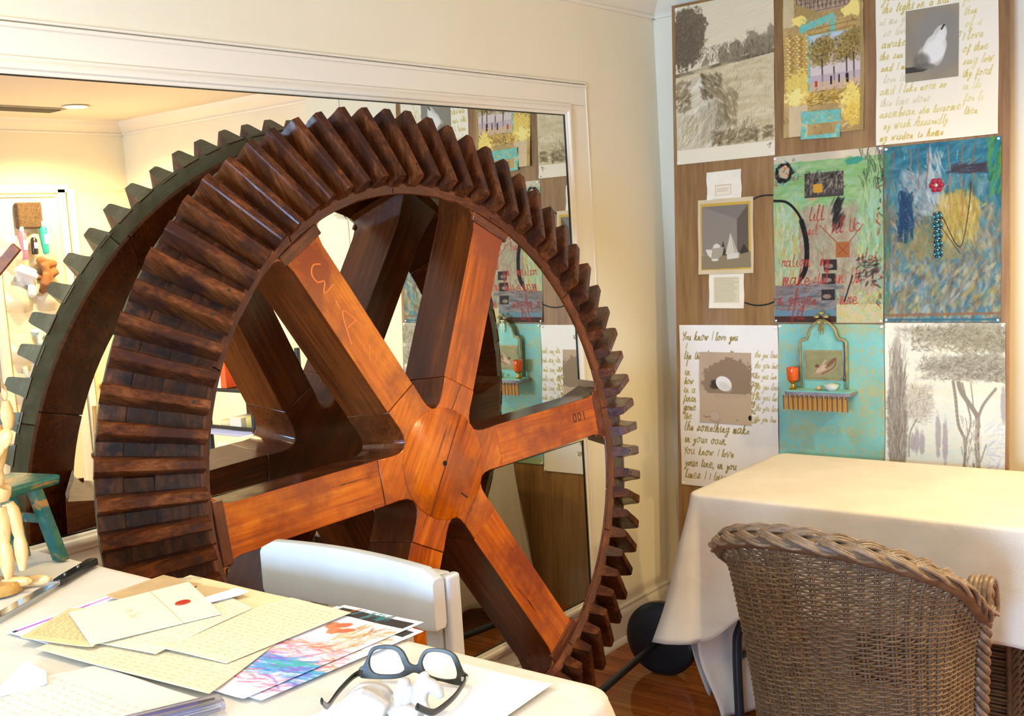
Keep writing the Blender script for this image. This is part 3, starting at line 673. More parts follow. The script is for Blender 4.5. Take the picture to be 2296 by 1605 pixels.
def sheet(name, c, place, parent=None, m=None, th=.0006, wave=0):
    """c canvas; place(u,v) -> point, u,v 0..1 (v downwards)"""
    u = np.linspace(0, 1, c.nx); v = np.linspace(0, 1, c.ny); U, V = np.meshgrid(u, v); P = place(U, V).reshape(-1, 3)
    idx = np.arange(c.nx * c.ny).reshape(c.ny, c.nx); a, b, d, e = idx[:-1, :-1], idx[1:, :-1], idx[1:, 1:], idx[:-1, 1:]
    Q = np.stack([a, b, d, e], -1).reshape(-1, 4)
    # thin body: outline repeated behind, joined by a rim
    nrm = np.cross(P[c.nx] - P[0], P[1] - P[0]); nrm /= np.linalg.norm(nrm)
    per = np.concatenate([idx[0, :-1], idx[:-1, -1], idx[-1, :0:-1], idx[:0:-1, 0]]); nb = len(P); Bk = P[per] - nrm * th; k = len(per)
    faces_n = len(Q); side = np.stack([per, np.roll(per, -1), nb + (np.arange(k) + 1) % k, nb + np.arange(k)], -1)
    allP = np.concatenate([P, Bk]); F = np.concatenate([Q, side]); me = bpy.data.meshes.new(name)
    me.vertices.add(len(allP)); me.vertices.foreach_set('co', allP.ravel()); me.loops.add(len(F) * 4); me.polygons.add(len(F) )
    me.loops.foreach_set('vertex_index', F.ravel()); me.polygons.foreach_set('loop_start', np.arange(len(F)) * 4); me.update(calc_edges=True)
    ca = me.color_attributes.new('paint', 'FLOAT_COLOR', 'POINT'); colr = np.ones((len(allP), 4)); cl = lin(c.a).reshape(-1, 3); colr[:nb, :3] = cl; colr[nb:, :3] = cl[per]
    ca.data.foreach_set('color', colr.ravel())
    return mk(name, me, m or artmat(), parent)
# the board's plane: world Y = -(.14754 + .02174 X - .06289 (Z - 1.0103))
def byY(X, Z, off=0): return -(.14754 + .02174 * X - .06289 * (Z - 1.0103)) - off
def onboard(x0, x1, z0, z1, off, curl=0, tilt=0):
    """sheet from x0..x1, z1 (top) .. z0 ; lies `off` in front of the ply"""
    cx, cz = (x0 + x1) / 2, (z0 + z1) / 2; t = math.radians(tilt)
    def f(U, V):
        dx = (U - .5) * (x1 - x0); dz = (.5 - V) * (z1 - z0); X = cx + dx * math.cos(t) - dz * math.sin(t); Z = cz + dx * math.sin(t) + dz * math.cos(t)
        lift = curl * ((np.abs(U - .5) * 2) ** 6 * (.5 + .5 * np.sin(V * 9 + x0 * 20)) + .4 * (V ** 8))
        return np.stack([X, byY(X, Z, off + lift), Z], -1)
    return f
# ply board leaning on the right-hand wall
def bpt(x, z, off): return (x, byY(x, z, off), z)
bd = MB().hexa([bpt(.120, .004, -.014), bpt(1.368, .004, -.014), bpt(1.368, .004, 0), bpt(.120, .004, 0), bpt(.120, 2.440, -.014), bpt(1.368, 2.440, -.014), bpt(1.368, 2.440, 0), bpt(.120, 2.440, 0)]).build('plywood_board', PLYW)
tag(bd, 'tall sheet of brown plywood leaning on the wall, papers pinned all over', 'board')
PINW = mat('pin_white', 'f2eee6', .3)
def pins(par, pts, off):
    for x, z in pts:
        o = MB().lathe([(.0045, 0), (.0045, .002), (.002, .0035), (.002, .006), (.004, .008), (.0005, .009)], 10, (0, 0, 0), Matrix.Rotation(PI / 2, 3, 'X')).build('push_pin', PINW, par, smooth=40); o.location = bpt(x, z, off)
def art(name, c, x0, x1, z0, z1, label, cat='painting', off=.0012, curl=.006, tilt=0, relief=0, pin=True, group=None, rough=.7):
    o = sheet(name, c, onboard(x0, x1, z0, z1, off, curl, tilt), None, artmat(rough, relief)); tag(o, label, cat, group)
    if pin: pins(o, [(x0 + .008, z1 - .008), (x1 - .008, z1 - .008), (x0 + .008, z0 + .008), (x1 - .008, z0 + .008)], off + .001)
    return o
RS = 1.9
# 1 sepia landscape with tree and field path
c = Cv(415, 600, RS, 'ead9b6'); c.tone(.05, 3, 3)
c.rect(0, 0, 415, 545, 'e3cfa6', .8); c.hatch(500, (0, 20, 400, 230), 8, 12, 60, 3, ['ddc79b', 'ead9b6', 'd8c49c'], .35, 4)
c.line([(0, 262), (120, 252), (250, 236), (415, 222)], 16, '6d5c44', .9, 6)
for x, y, rx, ry in ((130, 232, 16, 24), (205, 205, 22, 40), (262, 196, 30, 36), (330, 178, 34, 40), (372, 190, 30, 34), (410, 172, 26, 46), (235, 222, 50, 18), (340, 208, 70, 20)): c.ell(x, y, rx, ry, '8b7b5c', .85, 0, .3, .5)
c.hatch(500, (130, 170, 415, 232), 80, 40, 12, 2.5, ['6a5a42', '9a8a68', '54462f'], .5, 5)
c.ell(55, 120, 78, 108, '77664c', 1, 8, .12, .35); c.ell(40, 150, 60, 90, '6a5a44', 1, 0, .2, .5); c.hatch(900, (0, 20, 118, 225), 60, 80, 10, 2.6, ['5c4c38', '8a785a', '6d5c46'], .55, 6)
c.poly([(0, 268), (415, 228), (415, 545), (0, 545)], 'd6c093', .9)
c.blots(500, (40, 245, 415, 545), 34, 9, ['d9c497', 'cdb585', 'e4d2a8', 'c2a878'], .6, 10, 20, 7)
c.hatch(900, (100, 250, 415, 540), 70, 35, 20, 2.4, ['bfa678', 'e6d4aa', 'ab9166', 'dac596'], .4, 7)
c.poly([(40, 280), (100, 272), (140, 320), (205, 400), (215, 470), (160, 545), (0, 545), (0, 420), (70, 340)], 'cdbb96', .9)
c.blots(160, (20, 290, 150, 540), 30, 9, ['ecdfc4', 'd8c8a6', 'bfb08e', 'e4d6b8'], .6, 40, 20, 71)
c.blots(90, (110, 380, 210, 540), 26, 10, ['b0a283', 'bcae8e'], .55, 60, 20, 72)
c.blots(90, (0, 285, 62, 400), 16, 6, ['8a7450', '6d5a3c', 'a08660'], .7, 40, 40, 8)
c.blots(150, (112, 275, 200, 360), 16, 5, ['7b6846', '8f7a54', '5f4e34'], .6, -50, 20, 9); c.blots(120, (180, 340, 260, 470), 20, 6, ['8f7a54', 'a58e64', '75613f'], .55, -55, 30, 91); c.hatch(160, (120, 280, 260, 460), 70, 30, 22, 2.6, ['7b6846', '9a8459'], .5, 92)
c.blots(130, (160, 490, 350, 540), 18, 6, ['54462e', '76623f', 'a08a5f'], .6, 30, 60, 10); c.hatch(240, (150, 460, 350, 538), 65, 40, 24, 2.4, ['66553a', '8a7450', 'c4ab7c'], .55, 10); c.blots(30, (370, 490, 410, 530), 14, 6, ['76623f'], .6, 20, 60, 101)
c.hatch(220, (5, 440, 130, 540), 60, 30, 44, 2.4, ['e8d5aa', 'b59a68', '8d784e'], .5, 11)
c.rect(0, 545, 415, 600, 'ecdcba'); c.line([(385, 560), (400, 552), (392, 570)], 2.5, '5a4a34', .9)
art('landscape_drawing', c, .136, .551, 1.829, 2.429, 'sepia landscape of a big tree, field and path, top left of board', curl=.004)
# 2 collage: irregular torn paper with gold, teal, photographs
c = Cv(300, 560, RS, 'b9965a'); c.tone(.15, 8, 6)
c.hatch(700, (0, 0, 300, 560), 45, 90, 18, 4, ['c79a3c', '8b6526', 'e0b455', '7a5a2a'], .5, 12)
c.rect(48, 0, 300, 132, 'b39372')
for x in range(50, 300, 16): c.line([(x, 0), (x + 3, 118)], 3, '4b3429', .75)
for y in range(0, 130, 16): c.line([(48, y), (300, y - 6)], 3, '5d4436', .7)
c.hatch(400, (48, 0, 300, 132), 90, 20, 20, 2, ['3f2c24', 'd7b48c', '6b4d3c'], .6, 13); c.rect(2, 0, 40, 170, 'cfb98d', .8)
c.poly([(48, 92), (110, 120), (150, 142), (150, 170), (48, 170)], 'a98a4e'); c.ell(60, 152, 26, 16, 'f4d56e', 1, 0, .2, .5); c.ell(265, 140, 38, 26, 'f7d978', 1, 0, .2, .6)
c.poly([(60, 172), (190, 142), (196, 165), (196, 225), (176, 225), (176, 170), (62, 196)], '6fb7a4'); c.hatch(120, (60, 150, 196, 225), 30, 60, 12, 4, ['8fcab4', 'c4a24c'], .5, 14)
for j in range(24):
    for i in range(9):
        x = 4 + i * 12 + (j % 2) * 6; y = 205 + j * 10; c.ell(x, y, 4.6, 3.4, ['e0aa3c', 'f6d67c', 'a8761c'][(i * 7 + j * 3) % 3], .85)
for y in range(200, 300, 9): c.line([(100, y - 10), (270, y - 20)], 3, ['7c5c22', 'd0a040'][y % 2], .6)
c.ell(60, 385, 52, 60, 'f2cf62', .8, 0, .3, .8); c.ell(40, 420, 36, 30, 'fbe488', .9, 0, .3, .9)
c.rect(92, 210, 285, 408, '8fc7b6'); c.hatch(80, (92, 210, 110, 408), 80, 30, 14, 5, ['c79a3c', '5aa695'], .6, 15)
c.rect(102, 212, 285, 408, 'd9c3b4'); c.rect(102, 212, 285, 262, 'b9c4c4', .9)
for x, y, r in ((140, 275, 46), (160, 250, 36), (250, 262, 48), (270, 235, 36), (225, 285, 26)): c.ell(x, y, r, r * .9, '8f7334', .85, 0, .3, .5)
c.hatch(900, (104, 225, 284, 320), 45, 90, 8, 3, ['6e5526', 'b59445', '4d3b1c', 'd2b060'], .55, 16)
for x, t in ((146, 300), (262, 290), (236, 300), (190, 330)): c.line([(x, t), (x + 2, 390)], 5, '3a2a1e', .9)
c.rect(102, 352, 285, 376, 'b69a9a', .6); c.rect(102, 376, 285, 408, 'd2ab86', .9); c.rect(118, 372, 128, 392, 'b6421e'); c.rect(176, 360, 184, 390, '2c211c'); c.rect(206, 358, 212, 386, '2c211c'); c.rect(232, 358, 244, 390, '2c211c')
c.hatch(300, (90, 408, 285, 455), 20, 60, 16, 4, ['c8962f', '7e5c22', 'ecc868'], .7, 17)
c.rect(20, 450, 90, 560, 'd9bd8e', .9); c.ell(252, 450, 34, 60, 'f5d56c', .95, 0, .3, .8); c.ell(262, 500, 30, 44, 'e9bf4a', .8, 0, .3, .8)
c.rect(285, 0, 300, 560, 'a88b54', .8); c.hatch(60, (200, 400, 290, 540), 90, 90, 10, 3, ['ffe99c', 'b98b2c'], .7, 18)
o = sheet('collage', c, onboard(.589, .889, 1.886, 2.446, .0012, .008), None, artmat(.45, .6)); tag(o, 'torn gold and teal collage with a photograph of trees, top centre', 'collage')
# irregular outline: trim the corners away
me = o.data
c = Cv(145, 100, RS, '77b9a6'); c.tone(.1, 3, 3); c.hatch(120, (0, 0, 145, 100), 40, 90, 14, 5, ['9ccdb6', 'c9ad55', '5fa892', 'e0c87a'], .5, 19)
tg = sheet('teal_tag', c, onboard(.657, .804, 1.872, 1.970, .003, .006, -2), o, artmat(.6, .3)); tg['label'] = 'teal tag with gold flecks hanging below the collage'
# 3 pear on handwritten paper
c = Cv(404, 590, RS, 'f0e2c4'); c.tone(.03, 3, 3)
r3 = random.Random(5)
lines3 = ['finer thoughts I fly', 'I must write a poem', 'your hands and all', 'the light on a hill', 'at me you sing low', 'so lovely in the day', 'awake with a line so', 'the sun and a stone', 'and I make music in', 'love thee', 'and I lake more so', 'this time alone', 'asumbean she luvsome', 'my wish. Assuredly', 'my wisdom is home']
for i, t in enumerate(lines3): write(c, t, 14 + r3.uniform(-4, 12), 30 + i * 39, 13, 2.6, r3.choice(['cdb85c', 'c2a844', 'd6c66c', 'd4c596']), .75, .3, 1.25, .3, i)
for i in range(13): write(c, ['sing low', 'thy ford', 'in Us', 'for li', 'then', 'of it', 'I love', 'of thee'][i % 8], 292 + r3.uniform(-6, 6), 36 + i * 40, 13, 2.4, r3.choice(['cdb85c', 'c4ad48', 'd6c878']), .7, .3, 1.2, .3, i + 30)
art('pear_sheet', c, .932, 1.334, 1.826, 2.416, 'cream sheet of golden handwriting round the grey pear, top right', 'paper')
c = Cv(176, 236, 1.6, '95866a'); c.tone(.08, 3, 3); c.ell(110, 110, 88, 100, '8b8376', .8, 0, .5)
c.poly([(0, 188), (60, 186), (90, 196), (60, 206), (0, 206)], '3c3429', .95)
c.ell(84, 158, 46, 42, 'b9ae98', 1, -20, .08); c.ell(110, 104, 24, 44, 'cabfa8', 1, 22, .1); c.ell(98, 134, 38, 46, 'd6cdb8', 1, 20, .1); c.ell(96, 146, 34, 38, 'e6dfce', .9, 15, .3); c.ell(116, 104, 15, 34, 'e6dfce', .8, 22, .3)
c.ell(54, 172, 28, 26, '6b6253', .75, 30, .5); c.ell(66, 190, 36, 10, '6b6253', .7, 8, .4); c.line([(120, 76), (126, 66), (128, 64)], 6, '2e261c')
art('pear_painting', c, 1.034, 1.209, 2.026, 2.262, 'grey study of a pale pear pinned on golden handwriting', off=.003, curl=.001, pin=False, tilt=-.5)
# 4 torn note card, still life, text card
c = Cv(150, 104, 1.9, 'efe2c6'); c.tone(.03); c.rect(35, 50, 105, 90, 'd8b98e'); c.rect(38, 53, 102, 87, 'ecdcbc'); c.line([(45, 66), (95, 65)], 1.6, 'b08a66'); c.line([(45, 74), (90, 73)], 1.6, 'b08a66')
art('torn_card', c, .266, .413, 1.684, 1.790, 'small torn cream card above the bowl still life', 'paper', tilt=1, pin=False, curl=.004)
c = Cv(236, 284, 1.5, 'd5bd92'); c.rect(12, 16, 224, 268, 'c9a13e'); c.rect(18, 26, 216, 212, '857866'); c.tone(.03)
c.poly([(18, 26), (170, 80), (165, 212), (18, 212)], '8c8070', .9); c.poly([(216, 26), (168, 80), (168, 212), (216, 212)], '625647'); c.poly([(18, 26), (216, 26), (168, 80)], '7c7062', .7)
c.poly([(14, 214), (224, 204), (226, 262), (14, 266)], '8d7a5a'); c.poly([(92, 214), (108, 158), (124, 214)], '473c31'); c.poly([(170, 214), (196, 172), (218, 204)], '41362b')
c.ell(80, 186, 17, 17, 'd9cdb4', 1, 0, .1); c.poly([(32, 190), (112, 182), (104, 212), (84, 228), (60, 228), (42, 214)], 'a99a80'); c.poly([(32, 190), (60, 192), (56, 222), (42, 212)], 'dccfb4'); c.ell(72, 230, 16, 5, 'd9cdb6')
c.poly([(118, 210), (140, 130), (172, 206)], 'cdc0a6'); c.poly([(140, 130), (172, 206), (156, 208)], 'b3a68c'); c.poly([(124, 210), (174, 206), (174, 226), (124, 230)], 'd6cab0'); c.poly([(174, 206), (180, 204), (180, 222), (174, 226)], '9d907a')
art('still_life_print', c, .226, .461, 1.402, 1.686, 'sepia still life of a bowl, egg and pyramid', off=.003, curl=.003, pin=False)
c = Cv(150, 132, 1.6, 'efe0c2'); c.rect(20, 14, 130, 112, 'd8c9a4'); 
for i in range(14): c.line([(24, 20 + i * 6.6), (random.Random(i).uniform(100, 126), 20 + i * 6.4)], 1.8, 'a5946e', .8)
art('text_card', c, .270, .419, 1.271, 1.404, 'small cream card of close printed text below the still life', 'paper', tilt=-.6, pin=False, curl=.003)
# 5 green abstract with red writing and black arc
c = Cv(412, 606, RS, 'ecd9b4'); c.rect(0, 28, 412, 606, 'a8b98c'); c.rect(0, 28, 412, 190, '9dc07a', .9); c.tone(.1, 6, 5)
c.blots(500, (0, 30, 412, 260), 34, 8, ['8fc46c', 'b5d28c', '7db560', 'c7d9a0', '9ac8a0'], .55, 5, 25, 20); c.hatch(420, (0, 200, 110, 520), 85, 20, 60, 7, ['a9d0b8', 'c5d8a2', 'd9b04e', '9cc884', 'e4d6a8'], .55, 21)
c.rect(100, 200, 390, 560, 'b59f82', .8); c.blots(800, (100, 190, 400, 560), 8, 24, ['b39b7c', 'c9b594', '9c8466', 'd4c2a0', 'a8b48a'], .5, 0, 60, 22); c.hatch(260, (320, 180, 412, 420), 85, 20, 70, 8, ['8fc08a', 'a8d4c0', 'c3d68e', '90b070'], .6, 23)
c.rect(120, 72, 268, 158, '4d4439'); c.hatch(220, (122, 76, 266, 150), 70, 40, 18, 4, ['2a241d', 'a3927a', '746552', 'c0ad90'], .7, 24); c.rect(154, 112, 188, 142, 'e3a42c'); c.rect(136, 160, 170, 168, 'd8a878')
c.ell(42, 62, 36, 36, '17130f', 1, 0, .1, .3); c.ell(42, 60, 22, 24, 'd8b787', 1, 0, .1, .2); c.hatch(60, (0, 20, 100, 110), 60, 80, 14, 4, ['7fd0c4', '2a9c8e', 'c23324'], .6, 25)
c.hatch(60, (335, 20, 412, 150), 92, 14, 40, 4, ['2a2a20', '3f4a30', '5c7a44'], .5, 26); c.ell(310, 40, 30, 12, '2f9d86', .8, 0, .3, .6)
c.blots(60, (228, 170, 262, 270), 22, 5, ['1a1715', '2e2722'], .85, 62, 12, 27)
c.line([(0, 160), (50, 168), (90, 205), (118, 260), (128, 320), (126, 390), (104, 450), (60, 500), (0, 520)], 9, '14110f', .95, 8); c.line([(108, 240), (124, 300), (128, 360), (122, 410), (108, 440)], 19, '14110f', .95, 8)
c.rect(0, 470, 240, 606, '8f7f74'); c.rect(0, 560, 240, 582, '6e8f99'); c.rect(0, 582, 240, 606, '4c2c1f'); c.hatch(200, (0, 470, 240, 560), 5, 10, 60, 5, ['6f6a6a', 'a8968a', '5c5a5e', '84a0a4'], .6, 28)
c.rect(240, 540, 412, 606, 'ddc998'); c.hatch(160, (240, 500, 412, 606), 30, 90, 20, 5, ['a8cc6c', 'c9dca0', 'e3c35a', '9ed0b4'], .6, 29)
for x, y in ((192, 380), (186, 430), (184, 488)): c.rect(x, y, x + 50, y + 38, '332a26'); c.ell(x + 20, y + 24, 16, 8, 'a39078', .9)
for i, (t, x, y) in enumerate([('tilt', 134, 240), ('sit', 130, 290), ('nl Uc', 222, 286), ('ration', 28, 402), ('ny', 178, 402), ('utai', 318, 392), ('make', 30, 470), ('stul in Us', 150, 464), ('n phyen', 12, 540), ('mre', 252, 540), ('fit', 64, 592)]): write(c, t, x, y, 25, 3.4, ['b3332a', 'c2473a'][i % 2], .85, .1, 1.05, .25, i)
c.hatch(160, (20, 250, 400, 560), 80, 30, 26, 2.2, ['b8392e', 'c95b4b'], .55, 30)
c.rect(238, 320, 290, 376, 'b26a35'); c.line([(248, 332), (280, 364)], 2.4, '9a3a22'); c.line([(280, 332), (248, 364)], 2.4, '9a3a22')
c.line([(180, 260), (240, 320)], 3, 'b03a30'); c.line([(290, 320), (340, 262)], 3, 'b03a30'); c.line([(290, 376), (320, 400), (350, 380)], 3, 'a8b4c4')
c.blots(60, (320, 375, 395, 470), 14, 4, ['1b1815', '3a302a', '4a4038'], .8, 40, 50, 31); c.line([(270, 530), (300, 440)], 5, '1b1815'); c.hatch(50, (390, 100, 412, 560), 90, 60, 20, 5, ['7fc0c4', '2a2420', 'b8362c', 'd8c898'], .7, 32)
c.a *= .88
art('green_abstract', c, .545, .955, 1.217, 1.823, 'green abstract with red scrawled words and black arc', relief=.5)
# 6 blue abstract
c = Cv(388, 598, RS, '5b8a94'); c.tone(.18, 8, 6); c.blots(700, (0, 0, 388, 340), 9, 36, ['2f7486', '3f8496', '6a9ea2', '27606e', '7d9c98', '35705c', '4b8e9c'], .6, 0, 25, 33)
c.blots(200, (0, 0, 388, 110), 34, 10, ['2e7f96', '236a80', '4b97a8'], .6, 20, 25, 34)
c.blots(900, (0, 210, 388, 598), 9, 26, ['8f8570', 'a89e84', '6c706a', 'b8ae90', '5c6a6c', '96804e', '6e6052'], .6, 0, 40, 35)
c.ell(245, 230, 70, 66, 'c2a64c', .85, 10, .4, .6); c.ell(180, 330, 110, 60, 'b0984a', .5, 0, .6, .9); c.blots(220, (185, 180, 310, 330), 6, 26, ['cdb25c', 'a88a34', 'bfa24a', 'dcc880'], .6, 0, 20, 36)
c.blots(140, (60, 90, 170, 240), 8, 22, ['a9b4b2', 'c9cfca', '8a9a9a'], .6, 30, 40, 371); c.blots(70, (150, 30, 200, 190), 5, 26, ['c3c8c2', 'e0e2dc'], .6, 15, 15, 372)
c.hatch(60, (60, 40, 330, 260), 60, 60, 26, 2.6, ['dfe4e0', 'b6c0c0', 'f0efe6'], .5, 37)
for x_, seed_ in ((30, 1), (95, 2), (118, 3), (150, 4), (220, 5), (262, 6), (300, 7)):
    r_ = random.Random(seed_); c.line([(x_ + r_.uniform(-6, 6), 15 + i * 34) for i in range(r_.randint(4, 8))], 4, ['b0683a', 'a0683e', 'bf8450'][seed_ % 3], .7, 4)
c.blots(420, (20, 410, 380, 590), 8, 26, ['2f7896', '4e8fa8', 'c9bd88', 'b4a04e', 'b9bdb6', '705848', '8a8478'], .6, -25, 35, 39)
c.hatch(60, (50, 200, 100, 330), 90, 12, 60, 9, ['1c3d5c', '234a6c'], .8, 40); c.hatch(50, (200, 80, 330, 110), 5, 10, 60, 6, ['3d2f38', '4d3d44'], .6, 41); c.line([(0, 575), (388, 568)], 9, '9a6a48', .8); c.line([(0, 590), (388, 588)], 7, '2f6f88', .8)
c.hatch(70, (345, 0, 388, 200), 70, 20, 60, 10, ['1d86a0', '2a6f3c', '5fa048'], .7, 42); c.hatch(60, (0, 40, 20, 590), 90, 10, 60, 6, ['2d7a8a', '8a5a3c', '4e8f5c'], .7, 43)
c.hatch(200, (20, 200, 388, 580), 80, 60, 14, 1.8, ['dcd8cc', '3c4448', 'e4e2da'], .45, 44)
c.line([(200, 250), (256, 350), (285, 220), (290, 140)], 3, '2a1c16', .9, 6); c.line([(180, 262), (256, 370)], 2.4, '2a1c16', .8)
c.a *= .86
bl = art('blue_abstract', c, .959, 1.344, 1.220, 1.818, 'blue and gold abstract painting with jewelled brooch and bead strip', relief=.6)
GEMR = mat('ruby_glass', '9c1830', .08, 0, .8); GEMT = mat('turquoise_bead', '2f7f8c', .15, .3, .8); GEMD = mat('bead_metal', '2a3036', .25, .7)
br = thing('flower_brooch', 'red jewelled flower brooch fixed on the blue abstract', 'brooch', bpt(1.138, 1.676, .006))
for k in range(6):
    a = k * PI / 3; MB().lathe([(.0001, .0), (.0105, .001), (.0095, .006), (.0001, .009)], 12, (.015 * math.cos(a), 0, .015 * math.sin(a)), Matrix.Rotation(PI / 2, 3, 'X'), cap=False).build('petal', GEMR, br, smooth=60)
MB().lathe([(.0001, 0), (.007, .001), (.006, .009), (.0001, .012)], 12, (0, 0, 0), Matrix.Rotation(PI / 2, 3, 'X'), cap=False).build('centre_stone', mat('clear_stone', 'd8d8dc', .05, .6), br, smooth=60)
bs = thing('bead_strip', 'vertical strip of turquoise bead flowers on the blue abstract', 'jewellery', bpt(1.143, 1.512, .006))
for j in range(5):
    z = .062 - j * .031
    for k in range(8):
        a = k * PI / 4 + .2; MB().lathe([(.0001, .0), (.0048, .001), (.0040, .005), (.0001, .006)], 8, (.0125 * math.cos(a), 0, z + .0125 * math.sin(a)), Matrix.Rotation(PI / 2, 3, 'X'), cap=False).build('bead', GEMD if k % 2 else GEMT, bs, smooth=60)
    MB().lathe([(.0001, 0), (.0075, .001), (.006, .008), (.0001, .010)], 10, (0, 0, z), Matrix.Rotation(PI / 2, 3, 'X'), cap=False).build('bead', GEMT, bs, smooth=60)
# black arc running off the still life on to the ply
BLKP = mat('black_paint', '17130f', .6)
for P in ([(.462, 1.674), (.480, 1.682), (.510, 1.686), (.546, 1.684)], [(.421, 1.292), (.450, 1.284), (.480, 1.281), (.515, 1.285), (.548, 1.296)]):
    MB().tube([bpt(x, z, .001) for x, z in rim_pts(P, 6)], .003, 6, flat=.4).build('painted_arc', BLKP, bd)
# 7 handwriting with egg study
c = Cv(414, 630, RS, 'efe6d8'); c.tone(.03, 3, 3); r3 = random.Random(9)
for i, (t, x) in enumerate([('You know I love you', 12), ('I', 24), ('the the dances all', 16), ('I', 24), ('in                  You', 18), ('how                  are', 18), ('in a                 life', 14), ('finin                 my', 14), ('gone                You', 14), ('the                   Us', 16)]): write(c, t, x, 58 + i * 37 if i < 3 else 92 + (i - 1) * 34.5, 15, 3.0, r3.choice(['a08a3c', '8f7a34', 'b09c4c']), .9, .22, 1.05, .25, i + 50)
for i, (t, x) in enumerate([('the something make', 14), ('in your Rain.', 16), ('You know I love', 12), ('your line, in you', 16), ('times I I true', 14)]): write(c, t, x, 412 + i * 47, 17, 3.2, r3.choice(['a08a3c', '8f7a34', '9c8638']), .92, .22, 1.1, .25, i + 70)
for y in range(120, 380, 40): write(c, 'the you line', 318, y, 11, 2.4, 'b3a05a', .6, .3, .9, .3, y)
art('love_letter_sheet', c, .136, .556, .577, 1.207, 'white sheet of olive handwriting around the brown egg study', 'paper')
c = Cv(220, 274, 1.6, 'bda284'); c.tone(.05, 3, 3); c.rect(0, 150, 220, 274, 'c3a888', .8); c.ell(120, 100, 108, 76, '937a60', 1, -8, .05, .25); c.ell(160, 130, 60, 40, '937a60', 1, 10, .05, .3); c.rect(0, 158, 220, 274, 'c0a586', .9)
c.ell(72, 122, 24, 15, '43342a', .95, 15, .4); c.ell(64, 132, 20, 10, '43342a', .8, 0, .5); c.ell(104, 120, 35, 27, 'efe8dc', 1, 25, .06); c.ell(110, 132, 28, 16, 'd2c6b6', .6, 25, .6)
c.ell(64, 246, 24, 20, 'b39b84', .9, 20, .1); c.ell(64, 246, 20, 16, 'c5ad94', .9, 20, .2); c.line([(16, 248), (26, 252), (44, 250)], 4, '8b745e'); c.line([(40, 262), (70, 270), (90, 258)], 2, '8b745e', .8, 4); c.ell(214, 246, 8, 10, '1b1814', 1); c.ell(160, 258, 2.4, 2.4, '2a231c')
art('egg_study', c, .224, .446, .829, 1.103, 'brown study of a white egg with its shadow', off=.003, curl=.002, pin=False)
# 8 teal patterned sheet behind the little shrine
c = Cv(404, 610, RS, '86bcae'); c.tone(.1, 4, 4); n_ = c.n(7, 5); c.put(np.clip((n_ - .5) * 4, 0, 1), 'a9b183', .8); n_ = c.n(4, 3); c.put(np.clip((n_ - .52) * 5, 0, 1), '98a47a', .6)
for j in range(9):
    for i in range(6):
        x = 20 + i * 76 + (j % 2) * 38; y = 20 + j * 72
        for k in range(16):
            a = k * PI / 8; c.ell(x + 30 * math.cos(a), y + 30 * math.sin(a), 3.6, 3.6, '6cc2c4', .75)
        for k in range(5): c.ell(x + 12 * math.cos(k * 1.256), y + 12 * math.sin(k * 1.256), 5, 5, 'b9b178', .6)
        for k in range(4): c.ell(x + 38 + 6 * math.cos(k * 1.57), y + 6 * math.sin(k * 1.57), 4, 4, 'c4ab62', .7)
art('patterned_sheet', c, .557, .957, .602, 1.212, 'turquoise sheet patterned with gold rosettes behind the small shrine', 'paper', curl=.002)
# 9 umbrella pines
c = Cv(400, 640, RS, 'ddd8c2'); c.rect(0, 250, 400, 640, 'd9dccf', .8); c.rect(0, 470, 400, 640, 'e3dcd2', .8); c.tone(.05, 3, 3); c.hatch(240, (0, 100, 400, 480), 5, 20, 80, 9, ['d3dccb', 'e6e0c0', 'c8d8d2', 'e0dcc8'], .35, 45); c.hatch(120, (0, 500, 400, 640), 5, 10, 80, 8, ['efe6dc', 'cfd4dc', 'd9cfd2'], .5, 46)
for x, y, rx, ry in ((240, 45, 160, 30), (320, 30, 120, 40), (340, 70, 90, 24), (270, 150, 130, 36), (330, 130, 110, 34), (180, 150, 60, 14), (370, 175, 60, 18)): c.ell(x, y, rx, ry, '8b8470', .75, 3, .5, .6)
c.hatch(1300, (90, 14, 400, 96), 15, 70, 16, 3, ['6a6252', 'a39a80', '8e8468', 'b9b294'], .5, 47); c.hatch(1100, (120, 115, 400, 192), 15, 70, 16, 3, ['6e6656', 'a89f8a', '8a8272', 'c2bda8'], .5, 48)
c.ell(42, 330, 36, 205, '8a8072', .9, 0, .25, .2); c.ell(40, 150, 14, 110, 'a59a86', .8, 0, .4, .2); c.hatch(420, (16, 90, 70, 520), 88, 8, 50, 3, ['6f6658', 'a2988a', '7d7064', 'c0b6a6'], .55, 49); c.line([(40, 520), (40, 560)], 4, '6f6658')
c.ell(115, 270, 48, 66, 'b8ab98', .6, 0, .5, .6); c.hatch(260, (78, 215, 160, 340), 50, 60, 18, 2, ['93867a', 'c9beac', '7d7264'], .5, 50); c.line([(82, 460), (86, 380), (110, 330)], 5, '8f8375', .8, 4)
for x, y, ry in ((182, 380, 75), (206, 400, 72), (110, 400, 45), (95, 410, 30), (128, 410, 40), (424 - 30, 270, 60)): c.ell(x, y, 9, ry, '9a8f94', .7, 0, .4, .3)
for P, wd in (([(272, 640), (268, 520), (272, 400), (250, 340), (240, 250), (232, 195)], 10), ([(272, 400), (290, 330), (276, 260), (262, 200)], 6), ([(312, 640), (316, 520), (310, 400), (312, 320), (300, 290), (262, 235), (250, 200)], 15), ([(312, 320), (330, 270), (370, 215)], 9), ([(322, 460), (340, 400)], 4), ([(300, 290), (290, 200)], 4)): c.line(P, wd, '8d8476', .85, 6)
c.hatch(240, (262, 330, 322, 640), 88, 10, 22, 3, ['6f665a', 'b3a99a', 'd0c8ba'], .6, 51); c.hatch(120, (335, 340, 400, 540), 20, 60, 34, 4, ['c0c0d0', 'e6e0e4', 'a9aab8'], .55, 52)
